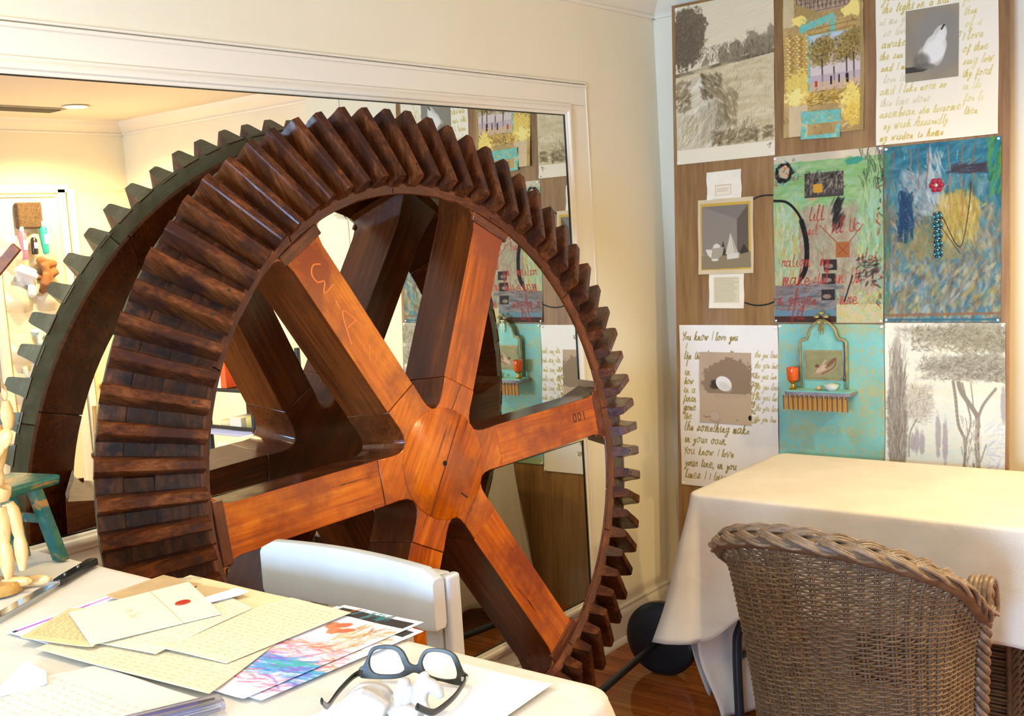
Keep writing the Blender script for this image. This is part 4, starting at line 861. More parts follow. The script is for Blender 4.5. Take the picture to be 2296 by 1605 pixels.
art('pine_landscape', c, .960, 1.358, .578, 1.218, 'pale landscape of cypress and umbrella pines, bottom right of board', relief=.2)
# shrine shelf hanging on the patterned sheet
SHT = mottled('shrine_paint', '74b3a2', '8cc2ae', 20, .5); SHG = mottled('shrine_edge', '8a7a4c', 'a89a68', 30, .5)
sh = thing('wall_shrine', 'small turquoise arched shrine shelf with fringe on the patterned sheet', 'shelf', bpt(.740, 1.0, .004))
def arch(s, hz=0): return [(x * s, z) for x, z in [(-.088, -.02), (-.088, .150), (-.080, .158), (-.062, .160), (-.055, .172), (-.048, .195), (-.030, .215), (-.010, .228), (.010, .228), (.030, .215), (.048, .195), (.055, .172), (.062, .160), (.080, .158), (.088, .150), (.088, -.02)]]
RX = Matrix.Rotation(PI / 2, 3, 'X')
MB().prism(arch(1.0), 0, .010, RX).build('back_panel', SHT, sh, bevel=.0015)
MB().tube([(x * 1.0, -.012, z) for x, z in arch(.98)], .0055, 6).build('moulded_edge', SHG, sh, smooth=180); MB().tube([(x, -.011, z - .004) for x, z in arch(.86)], .0025, 6).build('inner_bead', SHT, sh, smooth=180)
MB().prism([(-.125, 0), (.122, 0), (.122, -.075), (.105, -.085), (-.11, -.085), (-.125, -.07)], -.034, -.024, None).build('shelf_board', mottled('shelf_grey', '6d6a76', '8c8898', 20, .5), sh, bevel=.002)
MB().prism([(-.118, 0), (.116, 0), (.116, -.070), (-.118, -.070)], -.024, -.018, None).build('shelf_top', SHT, sh)
for k in range(40):
    x = -.122 + k * .0061; y = -.087
    MB().box((x, y + .001 * (k % 2), -.060), (.0040, .003, .052 + .006 * math.sin(k * 2.1))).build('fringe_tassel', mat('fringe_gold' if k % 2 else 'fringe_dark', 'c98a30' if k % 4 else '7d5430', .6) if k < 2 else bpy.data.materials['fringe_gold' if k % 3 else 'fringe_dark'], sh)
for k in range(23): MB().lathe([(.0001, 0), (.003, .004), (.0001, .008)], 6, (-.122 + k * .0106, -.090, -.042)).build('fringe_bead', mat('fringe_purple', '4a4660', .5) if k == 0 else bpy.data.materials['fringe_purple'], sh)
c = Cv(132, 94, 1.6, '8f8a5e'); c.tone(.1, 4, 4); c.ell(74, 70, 46, 10, 'a88d66', .9, -28, .4, .4); c.ell(60, 60, 30, 9, 'd0ab8c', .95, -30, .3, .3); c.ell(92, 38, 26, 7, '7d5138', .9, -42, .3, .3); c.ell(42, 50, 8, 6, '6e4a34', 1); c.line([(52, 66), (66, 40), (74, 30)], 6, 'c9a083', .9); c.line([(46, 74), (30, 80)], 5, 'b98f72', .9); c.line([(60, 78), (104, 52), (112, 20)], 3, '5d3b2a', .9, 4)
def shp(U, V): return np.stack([(U - .5) * .134 + .002, np.full_like(U, -.0125), .115 - V * .096], -1)
MB().box((.002, -.011, .067), (.146, .004, .108)).build('picture_frame', SHG, sh); c_ = sheet('picture', c, lambda U, V: shp(U, V) + np.array([0, -.001, 0]), sh, artmat(.5))
MB().tube([(.079, -.014, .150), (.081, -.016, .10), (.078, -.016, .05), (.079, -.016, .030)], .0016, 6).build('chain', mat('pewter', '5c5a66', .3, .8), sh); MB().lathe([(.0001, -.012), (.006, -.002), (.003, .010), (.0001, .012)], 8, (.079, -.016, .022)).build('pendant', bpy.data.materials['pewter'], sh)
jw = MB()
for k in range(5): jw.lathe([(.0001, -.006), (.010, -.003), (.011, .004), (.0001, .010)], 9, ((.018 + .004 * (k == 0)) * math.cos(k * 1.2566 + PI / 2), -.016, .236 + .018 * math.sin(k * 1.2566 + PI / 2)))
jw.build('jewelled_finial', mottled('antique_gold', '8a8454', 'c2b884', 60, .3, metal=.6), sh, smooth=50)
for k in range(5): MB().tube([(-.010 + k * .005, -.019, .232), (-.012 + k * .006, -.02, .19 - .012 * (k % 2))], .0018, 5).build('jewel_drop', bpy.data.materials['antique_gold'], sh)
# things standing on the shelf
sb = sh.location
def onsh(dx, dy, dz): return (sb[0] + dx, sb[1] + dy, sb[2] + dz)
cn = thing('candle_glass', 'orange candle glass standing on the left of the shrine shelf', 'candle', onsh(-.100, -.052, -.018))
MB().lathe([(.012, 0), (.014, .004), (.006, .010), (.005, .020), (.012, .026), (.016, .030)], 18).build('brass_foot', BRASS, cn, smooth=50)
MB().lathe([(.014, .030), (.020, .036), (.0215, .078), (.0205, .080), (.0195, .076), (.014, .036)], 22).build('orange_glass', mat('amber_glass', 'd8561a', .15), cn, smooth=60)
sp = thing('soap_dish', 'small white oval dish on the right of the shrine shelf', 'dish', onsh(.045, -.050, -.018))
MB().lathe([(.014, 0), (.022, .010), (.026, .020), (.024, .021), (.018, .012)], 20).build('bowl', mat('dish_white', 'd9dcd4', .25), sp, smooth=60); MB().lathe([(.0001, .027), (.012, .025), (.023, .020)], 20, cap=False).build('lid', mat('dish_lid', 'c9d2c6', .25), sp, smooth=60)
tag(MB().lathe([(.0001, -.008), (.008, -.006), (.011, 0), (.008, .006), (.0001, .008)], 14, onsh(-.002, -.052, -.010), cap=False).build('shell', mottled('shell_tan', 'b3925c', 'd0b27c', 60, .5), smooth=180), 'little tan shell between candle and white dish on the shrine shelf', 'shell')
# ------------------------------------------------------------------ sheets of paper and other things on the near table
Z0 = TZ + .0012
def tquad(P, z, lift=None):
    P = [np.array(p, float) for p in P]   # far-left, far-right, near-right, near-left
    def f(U, V):
        xy = ((1 - U) * (1 - V))[..., None] * P[0] + (U * (1 - V))[..., None] * P[1] + (U * V)[..., None] * P[2] + ((1 - U) * V)[..., None] * P[3]
        zz = z + (lift(U, V) if lift else 0 * U); return np.concatenate([xy, zz[..., None] if hasattr(zz, 'shape') and zz.shape else np.full(U.shape + (1,), z)], -1)
    return f
def paper(name, P, z, c, label, cat='paper', lift=None, group=None):
    o = sheet(name, c, tquad(P, z, lift or (lambda U, V: .0004 * np.sin(U * 7) + .0018 * (np.abs(U - .5) * 2) ** 8 * V)), None, artmat(.75), .0005); tag(o, label, cat, group); return o
def lines(c, y0, y1, step, col, al=.5, seed=1, wd=1.2, x0=12, x1=None, xh=4):
    r = random.Random(seed); y = y0
    while y < y1:
        x = x0 + r.uniform(0, 8)
        while x < (x1 or c.w - 14):
            l = r.uniform(6, 22); P = [(x + k * 2, y + r.uniform(-xh / 2, xh / 2)) for k in range(int(l / 2))]
            if len(P) > 1: c.line(P, wd, col, al)
            x += l + r.uniform(3, 6)
        y += step
c = Cv(280, 216, 2, 'f7f3f4'); c.rect(8, 8, 16, 208, 'c063c8'); c.rect(8, 100, 16, 150, 'd78ade'); c.rect(6, 2, 18, 12, '1c1820'); c.rect(6, 204, 18, 214, '1c1820'); c.rect(30, 20, 270, 200, 'e9dff0', .6)
# its pink bar runs along the far-left edge
paper('printed_page', [(.662, -2.915), (.869, -2.900), (.900, -3.170), (.691, -3.184)], Z0, Cv.__new__(Cv) if 0 else (lambda c2: (c2.rect(8, 6, 15, 270, 'b95fc6'), c2.rect(8, 90, 15, 130, 'd590de'), c2.rect(7, 2, 16, 9, '1c1820'), c2.rect(7, 268, 16, 276, '1c1820'), c2)[-1])(Cv(216, 280, 1.6, 'f8f4f6')), 'white printed page with a magenta bar along its far edge')
c = Cv(216, 300, 2, 'efe1bd'); c.tone(.02); lines(c, 30, 280, 14, 'b79a6a', .5, 3)
paper('cream_sheet', [(.765, -2.905), (1.060, -2.870), (1.193, -3.178), (.818, -3.206)], Z0 + .003, (lambda c2: (c2.tone(.02), lines(c2, 30, 320, 11, 'b89b6e', .5, 4), c2)[-1])(Cv(380, 330, 2, 'efe0ba')), 'large cream handwritten sheet, nearest corner pointing at the glasses', lift=lambda U, V: .0008 * np.sin(U * 5 + V * 3) + .003 * V ** 6)
c2 = Cv(430, 250, 2.2, 'ecd9a8'); c2.tone(.02); paper('manila_folder', [(.714, -2.862), (1.000, -2.862), (1.010, -3.060), (.760, -3.090)], Z0 + .0045, c2, 'manila folder with a paper clip on its far edge, under the letters', 'folder')
c2 = Cv(230, 240, 1.8, 'eedfb8'); c2.tone(.02); lines(c2, 20, 225, 11, 'b3976a', .55, 5)
paper('handwritten_letter', [(.985, -2.864), (1.128, -2.868), (1.124, -3.098), (.930, -3.120)], Z0 + .006, c2, 'cream handwritten letter, rightmost of the letters, over the colour print', lift=lambda U, V: .0008 + .0015 * np.sin(U * 4) * V)
c2 = Cv(160, 230, 1.8, 'f1e4bf'); c2.tone(.02); lines(c2, 20, 215, 11, 'b3976a', .5, 6)
paper('handwritten_letter', [(.850, -2.905), (.973, -2.930), (1.005, -3.129), (.865, -3.150)], Z0 + .0075, c2, 'cream letter lying between the envelope and the rightmost letter', lift=lambda U, V: .0005 + .0012 * np.sin(V * 4))
c2 = Cv(110, 120, 1.6, 'cfae7c'); c2.tone(.06); 
for i in range(26): c2.line([(6, 6 + i * 4.4), (104, 5 + i * 4.4)], 1.2, '9c7d52', .6)
paper('printed_scrap', [(.680, -2.893), (.790, -2.893), (.800, -3.010), (.695, -3.015)], Z0 + .0085, c2, 'tan scrap of small print behind the envelope')
c2 = Cv(110, 60, 1.6, 'd6ba88'); 
for i in range(12): c2.line([(6, 6 + i * 4.4), (104, 5 + i * 4.4)], 1.2, 'a08258', .6)
paper('printed_scrap', [(.790, -2.900), (.860, -2.888), (.895, -2.932), (.830, -2.945)], Z0 + .0090, c2, 'smaller tan scrap of print beside the folded white leaflets')
c2 = Cv(230, 100, 1.6, 'e5cc92'); c2.tone(.05); lines(c2, 12, 90, 5, 'b08d55', .7, 8, 1.2, xh=2)
paper('old_letter', [(.700, -3.085), (.800, -3.010), (.905, -3.165), (.764, -3.199)], Z0 + .0095, c2, 'yellowed sheet of close writing under the near-left end of the envelope')
c2 = Cv(205, 195, 1.5, 'f3e6c4'); c2.tone(.02); c2.line([(50, 0), (56, 195)], 1.6, 'c9b487', .9); write(c2, 'sin your', 95, 110, 8, 1.3, 'cdb98e', .7); c2.ell(30, 62, 0.1, .1, 'b8341c')
env = paper('envelope', [(.766, -2.902), (.959, -2.979), (.897, -3.164), (.724, -3.099)], Z0 + .011, (lambda c3: (c3.tone(.02), c3.line([(0, 66), (206, 60)], 1.6, 'bfa678', .95), write(c3, 'Mrs lens', 70, 120, 9, 1.3, 'cbb78c', .7), c3)[-1])(Cv(206, 196, 1.4, 'f4e8c8')), 'cream envelope with a red seal on top of the letters', 'envelope', lift=lambda U, V: .0008 * np.sin(U * 3 + .4) + .0004)
sl = MB().lathe([(.0001, .0016), (.0095, .0016), (.0105, .0002)], 22, cap=False).build('wax_seal', mat('seal_red', 'c23818', .4), env, smooth=40); sl.location = (.858, -2.979, Z0 + .0125); sl.scale = (1, 1.25, 1)
for k in range(3):
    dx = k * .004; m = MB().hexa([(.865 + dx, -2.945, Z0 + .009 + k * .002), (.892 + dx, -2.955, Z0 + .009 + k * .002), (.905 + dx, -2.900 + dx, Z0 + .009 + k * .002), (.872 + dx, -2.888, Z0 + .009 + k * .002)] + [(.865 + dx, -2.945, Z0 + .0105 + k * .002), (.892 + dx, -2.955, Z0 + .0105 + k * .002), (.905 + dx, -2.900 + dx, Z0 + .0105 + k * .002), (.872 + dx, -2.888, Z0 + .0105 + k * .002)])
    tag(m.build('folded_leaflet', mat('leaflet_white', 'eeeaf2', .6) if k == 0 else bpy.data.materials['leaflet_white']), ['lowest folded white leaflet in the fan behind the envelope', 'middle folded white leaflet in the fan behind the envelope', 'topmost folded white leaflet in the fan behind the envelope'][k], 'leaflet', 'folded leaflets behind the envelope')
pc = MB(); pc.tube(rim_pts([(.700, -2.905, 0), (.745, -2.868, 0), (.752, -2.874, 0), (.712, -2.908, 0), (.708, -2.902, 0), (.740, -2.878, 0)], 4), .0006, 5)
pc_ = pc.build('paper_clip', STEEL); pc_.location.z = Z0 + .0065; tag(pc_, 'thin wire paper clip on the far edge of the manila folder', 'clip')
def printart(c2):
    c2.tone(.01); c2.rect(10, 10, c2.w - 8, 34, '3a3430'); c2.hatch(20, (20, 12, c2.w - 60, 32), 80, 20, 20, 5, ['2f7d80', 'b0522c', '5c8a8c'], .7, 60)
    c2.rect(10, 38, c2.w - 8, c2.h - 10, 'f4ecf0'); c2.hatch(140, (110, 50, 180, 150), 60, 60, 22, 4, ['c9a06a', 'd8b888', 'a8703c', 'e0c898'], .6, 61)
    for x, y in ((70, 70), (92, 84)): c2.ell(x, y, 16, 10, 'd27a4a', .9, 30, .3, .3); c2.ell(x + 16, y - 8, 14, 9, 'c9643a', .9, -30, .3, .3)
    c2.hatch(160, (40, 130, 190, 190), 20, 40, 26, 4, ['e39cb4', 'd9657f', 'f0c3cc', 'c98a4e'], .6, 62); c2.hatch(160, (20, 185, 190, 240), 10, 20, 40, 6, ['5f9fd8', '8cbbe4', '3f8fc4', '8a6cc4', '4ab4a8'], .7, 63); c2.hatch(60, (10, 235, 190, 268), 10, 20, 30, 4, ['d76f96', 'c04a70', 'efb8cc'], .6, 64); return c2
paper('colour_print', [(1.070, -2.845), (1.272, -2.862), (1.262, -3.150), (1.060, -3.140)], Z0 + .0006, printart(Cv(204, 285, 1.6, 'f7f5fa')), 'lower colour print, white border showing under the upper one', 'print')
paper('colour_print', [(1.080, -2.838), (1.248, -2.836), (1.240, -3.160), (1.050, -3.160)], Z0 + .0018, printart(Cv(195, 300, 1.5, 'f6f2f6')), 'upper colour print with butterflies and blue patch, right of letters', 'print')
c2 = Cv(240, 260, 1.8, 'e6dccb'); c2.tone(.03); lines(c2, 60, 250, 13, 'b5a184', .55, 9); c2.line([(0, 90), (240, 130)], 3, 'f2e6c4', .8); c2.line([(0, 140), (240, 190)], 3, 'f2e6c4', .8)
ps = paper('page_in_sleeve', [(.955, -3.190), (1.195, -3.187), (1.075, -3.450), (.835, -3.450)], Z0 + .0022, c2, 'greyish handwritten page in a clear sleeve at the bottom left')
c2 = Cv(100, 90, 1.5, 'f4f2ee'); c2.hatch(120, (0, 0, 100, 90), 60, 90, 8, 1.6, ['d9d5cc', 'fbfaf6', 'b9b2a4'], .6, 65)
paper('lace_scrap', [(.845, -3.235), (.912, -3.242), (.962, -3.268), (.940, -3.340)], Z0 + .0035, c2, 'white crinkled lace scrap at the left end of the table', 'lace')
c2 = Cv(220, 280, 2.5, 'fbf7f0'); paper('blank_sheet', [(1.345, -2.925), (1.553, -2.926), (1.572, -3.20), (1.350, -3.20)], Z0, c2, 'blank white sheet under the spectacles at the table corner', lift=lambda U, V: .0003 + .004 * (U ** 10) * (1 - V))
# purple pen case
pk = thing('pen_case', 'clear case with a purple marker inside beside the sleeved page', 'case', (1.205, -3.245, Z0 + .001), rotz=math.radians(66))
MB().box((0, 0, .007), (.13, .034, .012)).build('clear_box', mat('clear_plastic', 'd8d2d6', .08, 0, .6, **{'Transmission Weight': .85}), pk, bevel=.003)
MB().tube([(-.055, .004, .007), (.035, .004, .007)], .0046, 10).build('marker_body', mat('marker_purple', '4a1c9a', .3), pk, smooth=60); MB().tube([(.035, .004, .007), (.056, .004, .007)], [.0046, .003], 10).build('marker_cap', mat('marker_black', '16131c', .3), pk, smooth=60)
# palette knife
kn = thing('palette_knife', 'steel table knife with a riveted black handle on the white cloth', 'knife', (.535, -3.012, TZ + .008), rotz=math.atan2(.145, -.085) )
hp_ = [(0, -.0085), (.02, -.0105), (.06, -.010), (.10, -.0115), (.122, -.013), (.131, -.008), (.133, 0), (.131, .008), (.122, .0115), (.10, .0095), (.06, .010), (.02, .0095), (0, .008)]
MB().prism(hp_, -.0065, .0065).build('handle', mat('knife_black', '101114', .25), kn, bevel=.004, seg=3)
for x in (.03, .075): MB().lathe([(.0028, 0), (.0028, .0012), (.001, .0016)], 10, (x, 0, .0065)).build('rivet', STEEL, kn, smooth=40)
MB().prism([(0, -.0085), (0, .0085), (-.014, .010)], -.004, .004).build('bolster', STEEL, kn, bevel=.002)
MB().prism([(0, -.008), (0, .009), (-.04, .0135), (-.12, .015), (-.20, .012), (-.235, .002), (-.22, -.006), (-.12, -.0085), (-.03, -.009)], -.0012, .0012).build('blade', STEEL, kn, bevel=.0008, seg=1)
# little painted stool
TEAL = wood('teal_paint', '0f4a48', '1c605a', '2b7268', 'y', .35, 60, 8, 40, wear='b07a38', wear_at=.555, bumpy=.2, stain='3f6a4c')
so = thing('miniature_stool', 'miniature worn teal wooden stool at the left end of table', 'stool', (.345, -2.995, TZ + .0008), rotz=math.radians(14))
MB().hexa([(-.062, -.115, .146), (.062, -.115, .146), (.062, .082, .146), (-.062, .082, .146), (-.064, -.117, .166), (.064, -.117, .166), (.064, .084, .166), (-.064, .084, .166)]).build('top', TEAL, so, bevel=.007, seg=3)
for sx in (-1, 1):
    for sy in (-1, 1):
        cy = -.015; x0, y0_ = sx * .036, cy + sy * .055; x1, y1_ = sx * .050, cy + sy * .088
        t = .0135
        MB().hexa([(x1 - t, y1_ - .009, 0), (x1 + t, y1_ - .009, 0), (x1 + t, y1_ + .009, 0), (x1 - t, y1_ + .009, 0), (x0 - t, y0_ - .009, .147), (x0 + t, y0_ - .009, .147), (x0 + t, y0_ + .009, .147), (x0 - t, y0_ + .009, .147)]).build('leg', TEAL, so, bevel=.0018)
MB().box((-.044, -.015, .050), (.012, .125, .018)).build('stretcher', TEAL, so, bevel=.001); 
for sy in (-1, 1): MB().box((0, -.015 + sy * .07, .085), (.075, .010, .016)).build('stretcher', TEAL, so, bevel=.001)
# jointed artist's mannequin; built in a plane facing the room: r to the right, u up
mq = thing('artist_mannequin', 'jointed wooden artist mannequin with raised arms on a round base', 'mannequin', (.470, -3.080, TZ + .0008))
RR = Vector((.78, .625, 0)); FW = Vector((-.625, .78, 0)); S_ = .00087
def mp(px, py, d=0): return RR * (.0049 + (px - 8) * .000758 + (1338 - py) * .0000863) + Vector((0, 0, max(.003, (1338 - py) * .00077 - .0053 - (px - 8) * .0000558))) + FW * d
def limb(name, a, b, prof, par=mq, n=14):
    a, b = Vector(a), Vector(b); K = len(prof); MB().tube([a + (b - a) * (k / (K - 1)) for k in range(K)], prof, n).build(name, MANN, par, smooth=60)
MB().lathe([(.036, 0), (.038, .003), (.038, .016), (.035, .020), (.0001, .020)], 40, cap=False).build('base', wood('mannequin_base', 'a8702c', 'c08a40', 'cf9c52', 'x', .35, 80, 10, 6), mq, smooth=40)
MB().tube([mp(2, 1320, .01), mp(-6, 1105, .012)], .0014, 8).build('support_rod', STEEL, mq)
def joint(p, r=.0085): MB().lathe([(r * math.sin(q), -r * math.cos(q)) for q in np.linspace(.02, 3.12, 9)], 14, p, cap=False).build('joint', MANN, mq, smooth=180)
hipL, kneeL, ankL = mp(0, 1135), mp(10, 1215), mp(20, 1300)
limb('thigh', hipL, kneeL, [.010, .0145, .0145, .012, .0095]); joint(kneeL); limb('calf', kneeL, ankL, [.0085, .0115, .0125, .0105, .0065])
hipR, kneeR, ankR = mp(10, 1130, .012), mp(36, 1205, .014), mp(44, 1285, .014)
limb('thigh', hipR, kneeR, [.010, .0150, .0145, .0115, .009]); joint(kneeR); limb('calf', kneeR, ankR, [.0085, .0115, .0125, .010, .006])
def foot(p, dr, name='foot'):
    m = MB(); q = [p + dr * t for t in (-.010, .0, .012, .026, .038, .044)]; m.tube(q, [.004, .0085, .009, .0095, .007, .002], 12, flat=.75); m.build(name, MANN, mq, smooth=180)
foot(mp(16, 1308), RR * 1.0); foot(Vector((*mp(40, 1300, .03)[:2], .0095)), RR * 1.05)
limb('pelvis', mp(-14, 1118), mp(4, 1085), [.014, .0225, .022, .017]); limb('waist', mp(-8, 1088), mp(-14, 1050), [.012, .016, .013]); limb('torso', mp(-14, 1058), mp(-26, 955), [.014, .022, .027, .028, .020]); limb('neck', mp(-26, 955), mp(-28, 935), [.008, .007, .008]); limb('head', mp(-30, 940), mp(-34, 880), [.010, .019, .023, .021, .012])
shA, elA, wrA = mp(-12, 990, -.02), mp(-8, 1030, -.03), mp(16, 1000, -.02)
joint(shA); limb('upper_arm', shA, elA, [.008, .0105, .009, .0075]); joint(elA, .007); limb('forearm', elA, wrA, [.0075, .0095, .0085, .006]); joint(wrA, .0062)
MB().tube([wrA + (mp(30, 950, -.02) - wrA) * t for t in (0, .15, .45, .75, 1)], [.005, .0085, .0125, .0105, .002], 14, flat=.4, up=tuple(RR)).build('hand', MANN, mq, smooth=180)
shB, elB, wrB = mp(-30, 985, .02), mp(14, 955, .01), mp(6, 898, .01)
joint(shB); limb('upper_arm', shB, elB, [.008, .0105, .0095, .0075]); joint(elB, .0075); limb('forearm', elB, wrB, [.008, .0115, .0105, .0065]); MB().tube([wrB, mp(4, 885, .01), mp(2, 868, .01), mp(0, 858, .01)], [.005, .009, .008, .0015], 12, flat=.45).build('hand', MANN, mq, smooth=180)
# wooden easel whose arm and post reach in from the left edge
ez = thing('tabletop_easel', 'small wooden easel reaching in at the left edge above the mannequin', 'easel', (.42, -3.155, TZ + .0008))
EW = wood('easel_wood', '5a2c0a', '7c441a', '90521f', 'x', .7, 90, 8, 6)
def ep(px, py, d=-.03): return Vector((.47, -3.08, TZ)) + mp(px, py, d) - Vector((.42, -3.155, TZ + .0008))
def bar(name, a, b, w_, t_, par=ez):
    a, b = Vector(a), Vector(b); d = (b - a).normalized(); s_ = d.cross(FW).normalized(); P = [p + s_ * (sx * w_ / 2) + FW * (sy * t_ / 2) for p in (a, b) for sx, sy in ((-1, -1), (1, -1), (1, 1), (-1, 1))]
    MB().add(P, [(0, 3, 2, 1), (4, 5, 6, 7), (0, 1, 5, 4), (1, 2, 6, 5), (2, 3, 7, 6), (3, 0, 4, 7)]).build(name, EW, par)
bar('arm', ep(-95, 735), ep(54, 556), .016, .010); bar('post', ep(-60, 1300), ep(-60, 640), .022, .016); bar('crosspiece', ep(-110, 857), ep(14, 857), .024, .016); bar('foot_rail', ep(-150, 1336), ep(-20, 1336), .018, .018)
# spectacles lying upside down, arms toward the room
gl = thing('spectacles', 'olive-grey plastic spectacles upside down with open arms near the table corner', 'glasses')
gu = Vector((.922, .387, 0)); gw = Vector((.387, -.922, 0)); gO = Vector((1.394, -3.013, TZ + .0055)); tilt = math.radians(16); gup = Vector((0, 0, 1)) * math.cos(tilt) - gw * math.sin(tilt)
k_ = .0000955
def gp(x, y): return ((x - 1265) * k_, (560 - y) * k_ * 1.02)
outer = [(495, 425), (550, 385), (600, 290), (640, 185), (710, 135), (850, 112), (1000, 120), (1100, 175), (1160, 260), (1200, 325), (1265, 352), (1330, 335), (1370, 235), (1440, 150), (1560, 128), (1720, 140), (1850, 200), (1920, 320), (1965, 405), (2025, 450), (2005, 520), (1960, 565), (1850, 562), (1700, 535), (1560, 515), (1450, 500), (1370, 455), (1270, 437), (1150, 490), (1000, 528), (800, 540), (600, 542), (505, 525)]
in1 = [(622, 310), (650, 230), (715, 168), (850, 150), (980, 160), (1062, 215), (1110, 310), (1148, 390), (1125, 435), (1040, 475), (900, 492), (760, 490), (680, 465), (632, 400)]
in2 = [(1382, 330), (1398, 250), (1455, 182), (1560, 158), (1700, 172), (1800, 212), (1852, 300), (1888, 400), (1886, 470), (1850, 502), (1700, 515), (1510, 482), (1425, 420)]
cu_ = bpy.data.curves.new('frame', 'CURVE'); cu_.dimensions = '2D'; cu_.fill_mode = 'BOTH'; cu_.extrude = .0016; cu_.bevel_depth = .0008; cu_.bevel_resolution = 2
for P in (outer, in1, in2):
    P2 = rim_pts([gp(*q) for q in P], 4, True); s = cu_.splines.new('POLY'); s.points.add(len(P2) - 1); s.use_cyclic_u = True
    for i, q in enumerate(P2): s.points[i].co = (q[0], q[1], 0, 1)
tmp = bpy.data.objects.new('tmp', cu_); COL.objects.link(tmp); bpy.context.view_layer.update(); me = bpy.data.meshes.new_from_object(tmp.evaluated_get(bpy.context.evaluated_depsgraph_get())); bpy.data.objects.remove(tmp); me.name = 'frame'; me.materials.clear()
TORT = mottled('olive_acetate', '2c2a20', '4c4838', 40, .35, spec=.2)
fo = mk('frame', me, TORT, gl, smooth=50)
Mx = Matrix.Identity(4); gn2 = gu.cross(gup)
for i in range(3): Mx[i][0] = gu[i]; Mx[i][1] = gup[i]; Mx[i][2] = gn2[i]; Mx[i][3] = gO[i]
fo.matrix_local = Mx
GLS = mat('lens', 'ffffff', .0, 0, .5, **{'Transmission Weight': 1.0, 'IOR': 1.12})
for P in (in1, in2):
    P2 = rim_pts([gp(*q) for q in P], 3, True); l_ = MB().prism([tuple(q) for q in P2], -.0005, .0005).build('lens', GLS, gl); l_.matrix_local = Mx
for sgn, x in ((-1, 505), (1, 2000)):
    hx_, hy_ = gp(x, 470); p0 = gO + gu * hx_ + gup * hy_; out_ = gu * (.004 * sgn)
    pts = [p0, p0 + gw * .02 + out_, p0 + gw * .06 + out_ - Vector((0, 0, .001)), p0 + gw * .100 - gu * .002 * sgn, p0 + gw * .118 - gu * .006 * sgn + Vector((0, 0, .006)), p0 + gw * .140 - gu * .012 * sgn + Vector((0, 0, .022))]
    MB().tube(rim_pts(pts, 5), .0042, 8, flat=.38, up=(0, 0, 1)).build('temple', mat('temple_black', '17171a', .15) if sgn < 0 else bpy.data.materials['temple_black'], gl, smooth=180)
    MB().box(p0 + gw * .004, (.006, .006, .006)).build('hinge', STEEL, gl)
# white glazed sculpture of curled forms in front of the spectacles
def blob(parts, name, par, m, vox=.0022):
    mb = MB()
    for pts, r in parts: mb.tube(rim_pts(pts, 4), np.interp(np.linspace(0, 1, (len(pts) - 1) * 4 + 1), np.linspace(0, 1, len(r)), r), 12)
    o = mb.build(name, m, par, smooth=180); rm = o.modifiers.new('remesh', 'REMESH'); rm.mode = 'VOXEL'; rm.voxel_size = vox; rm.use_smooth_shade = True; s = o.modifiers.new('smooth', 'SMOOTH'); s.iterations = 6; s.factor = .6
    return o
def wpt(px, py, z):   # offsets in cm: px along the spectacles, py toward the window side, z up
    return tuple(Vector((1.442, -3.082, TZ)) + gu * (px * .01) - gw * (py * .01) + Vector((0, 0, z * .01)))
b_ = blob([
    ([wpt(-6.6, -1.8, 1.0), wpt(-4.6, -.6, 1.9), wpt(-2.6, -.4, 1.8), wpt(-1.4, -.8, .9)], [.010, .020, .019, .010]),
    ([wpt(-6.4, -3.4, 1.2), wpt(-3.8, -2.6, 2.0), wpt(-1.0, -2.6, 1.2)], [.012, .022, .012]),
    ([wpt(-3.4, 1.6, .9), wpt(-2.0, .6, 1.8), wpt(-.9, -.9, 1.7), wpt(-.3, -2.6, 1.0)], [.0045, .0065, .0065, .005]),
    ([wpt(.1, 1.4, 3.4), wpt(.2, .6, 3.5), wpt(-.1, -.5, 2.4), wpt(.3, -1.6, 1.2)], [.005, .0088, .0080, .006]),
    ([wpt(1.0, .6, 3.1), wpt(1.2, -.2, 2.7), wpt(1.0, -1.4, 1.4)], [.0045, .006, .005]),
    ([wpt(2.9, 1.8, 4.4), wpt(2.3, 1.3, 4.1), wpt(1.9, .4, 2.8), wpt(2.4, -1.2, 1.2)], [.0045, .0062, .0065, .006]),
    ([wpt(1.8, 1.0, 2.8), wpt(3.0, 1.0, 3.5), wpt(4.2, .9, 2.9), wpt(4.7, .8, 1.9)], [.005, .0085, .008, .0045]),
    ([wpt(2.8, .6, 2.9), wpt(2.9, -.4, 1.9), wpt(3.8, -1.6, 1.0), wpt(4.2, -2.6, .7)], [.006, .0055, .005, .0045]),
    ([wpt(-.2, -2.2, .9), wpt(1.4, -2.0, 1.1), wpt(3.0, -2.2, .9)], [.007, .010, .007])], 'white_sculpture', None, mat('white_glaze', 'c2bbb0', .3), .0013)
tag(b_, 'white glazed sculpture of curled finger-like forms between the spectacle arms', 'sculpture')
# thin wire curl
# ------------------------------------------------------------------ what the mirror shows of the far side of the room
def box_struct(name, c, d, m, bv=0): return struct(MB().box(c, d).build(name, m, bevel=bv))
dr = box_struct('door_1', (XB - .02, -.33, 1.02), (.04, .44, 2.04), TRIMY)
MB().box((XB - .042, -.33, 2.065), (.03, .56, .05)).build('door_casing', TRIM, dr); MB().box((XB - .042, -.095, 1.03), (.03, .05, 2.06)).build('door_casing', TRIM, dr); MB().box((XB - .042, -.57, 1.03), (.03, .05, 2.06)).build('door_casing', TRIM, dr)
d2 = box_struct('door_2', (XB - .03, .21, 1.02), (.03, .40, 2.04), TRIMY, .003)
MB().box((XB - .048, .235, 1.42), (.010, .22, .90)).build('door_panel', TRIMY, d2, bevel=.006); MB().box((XB - .048, .235, .42), (.010, .22, .55)).build('door_panel', TRIMY, d2, bevel=.006)
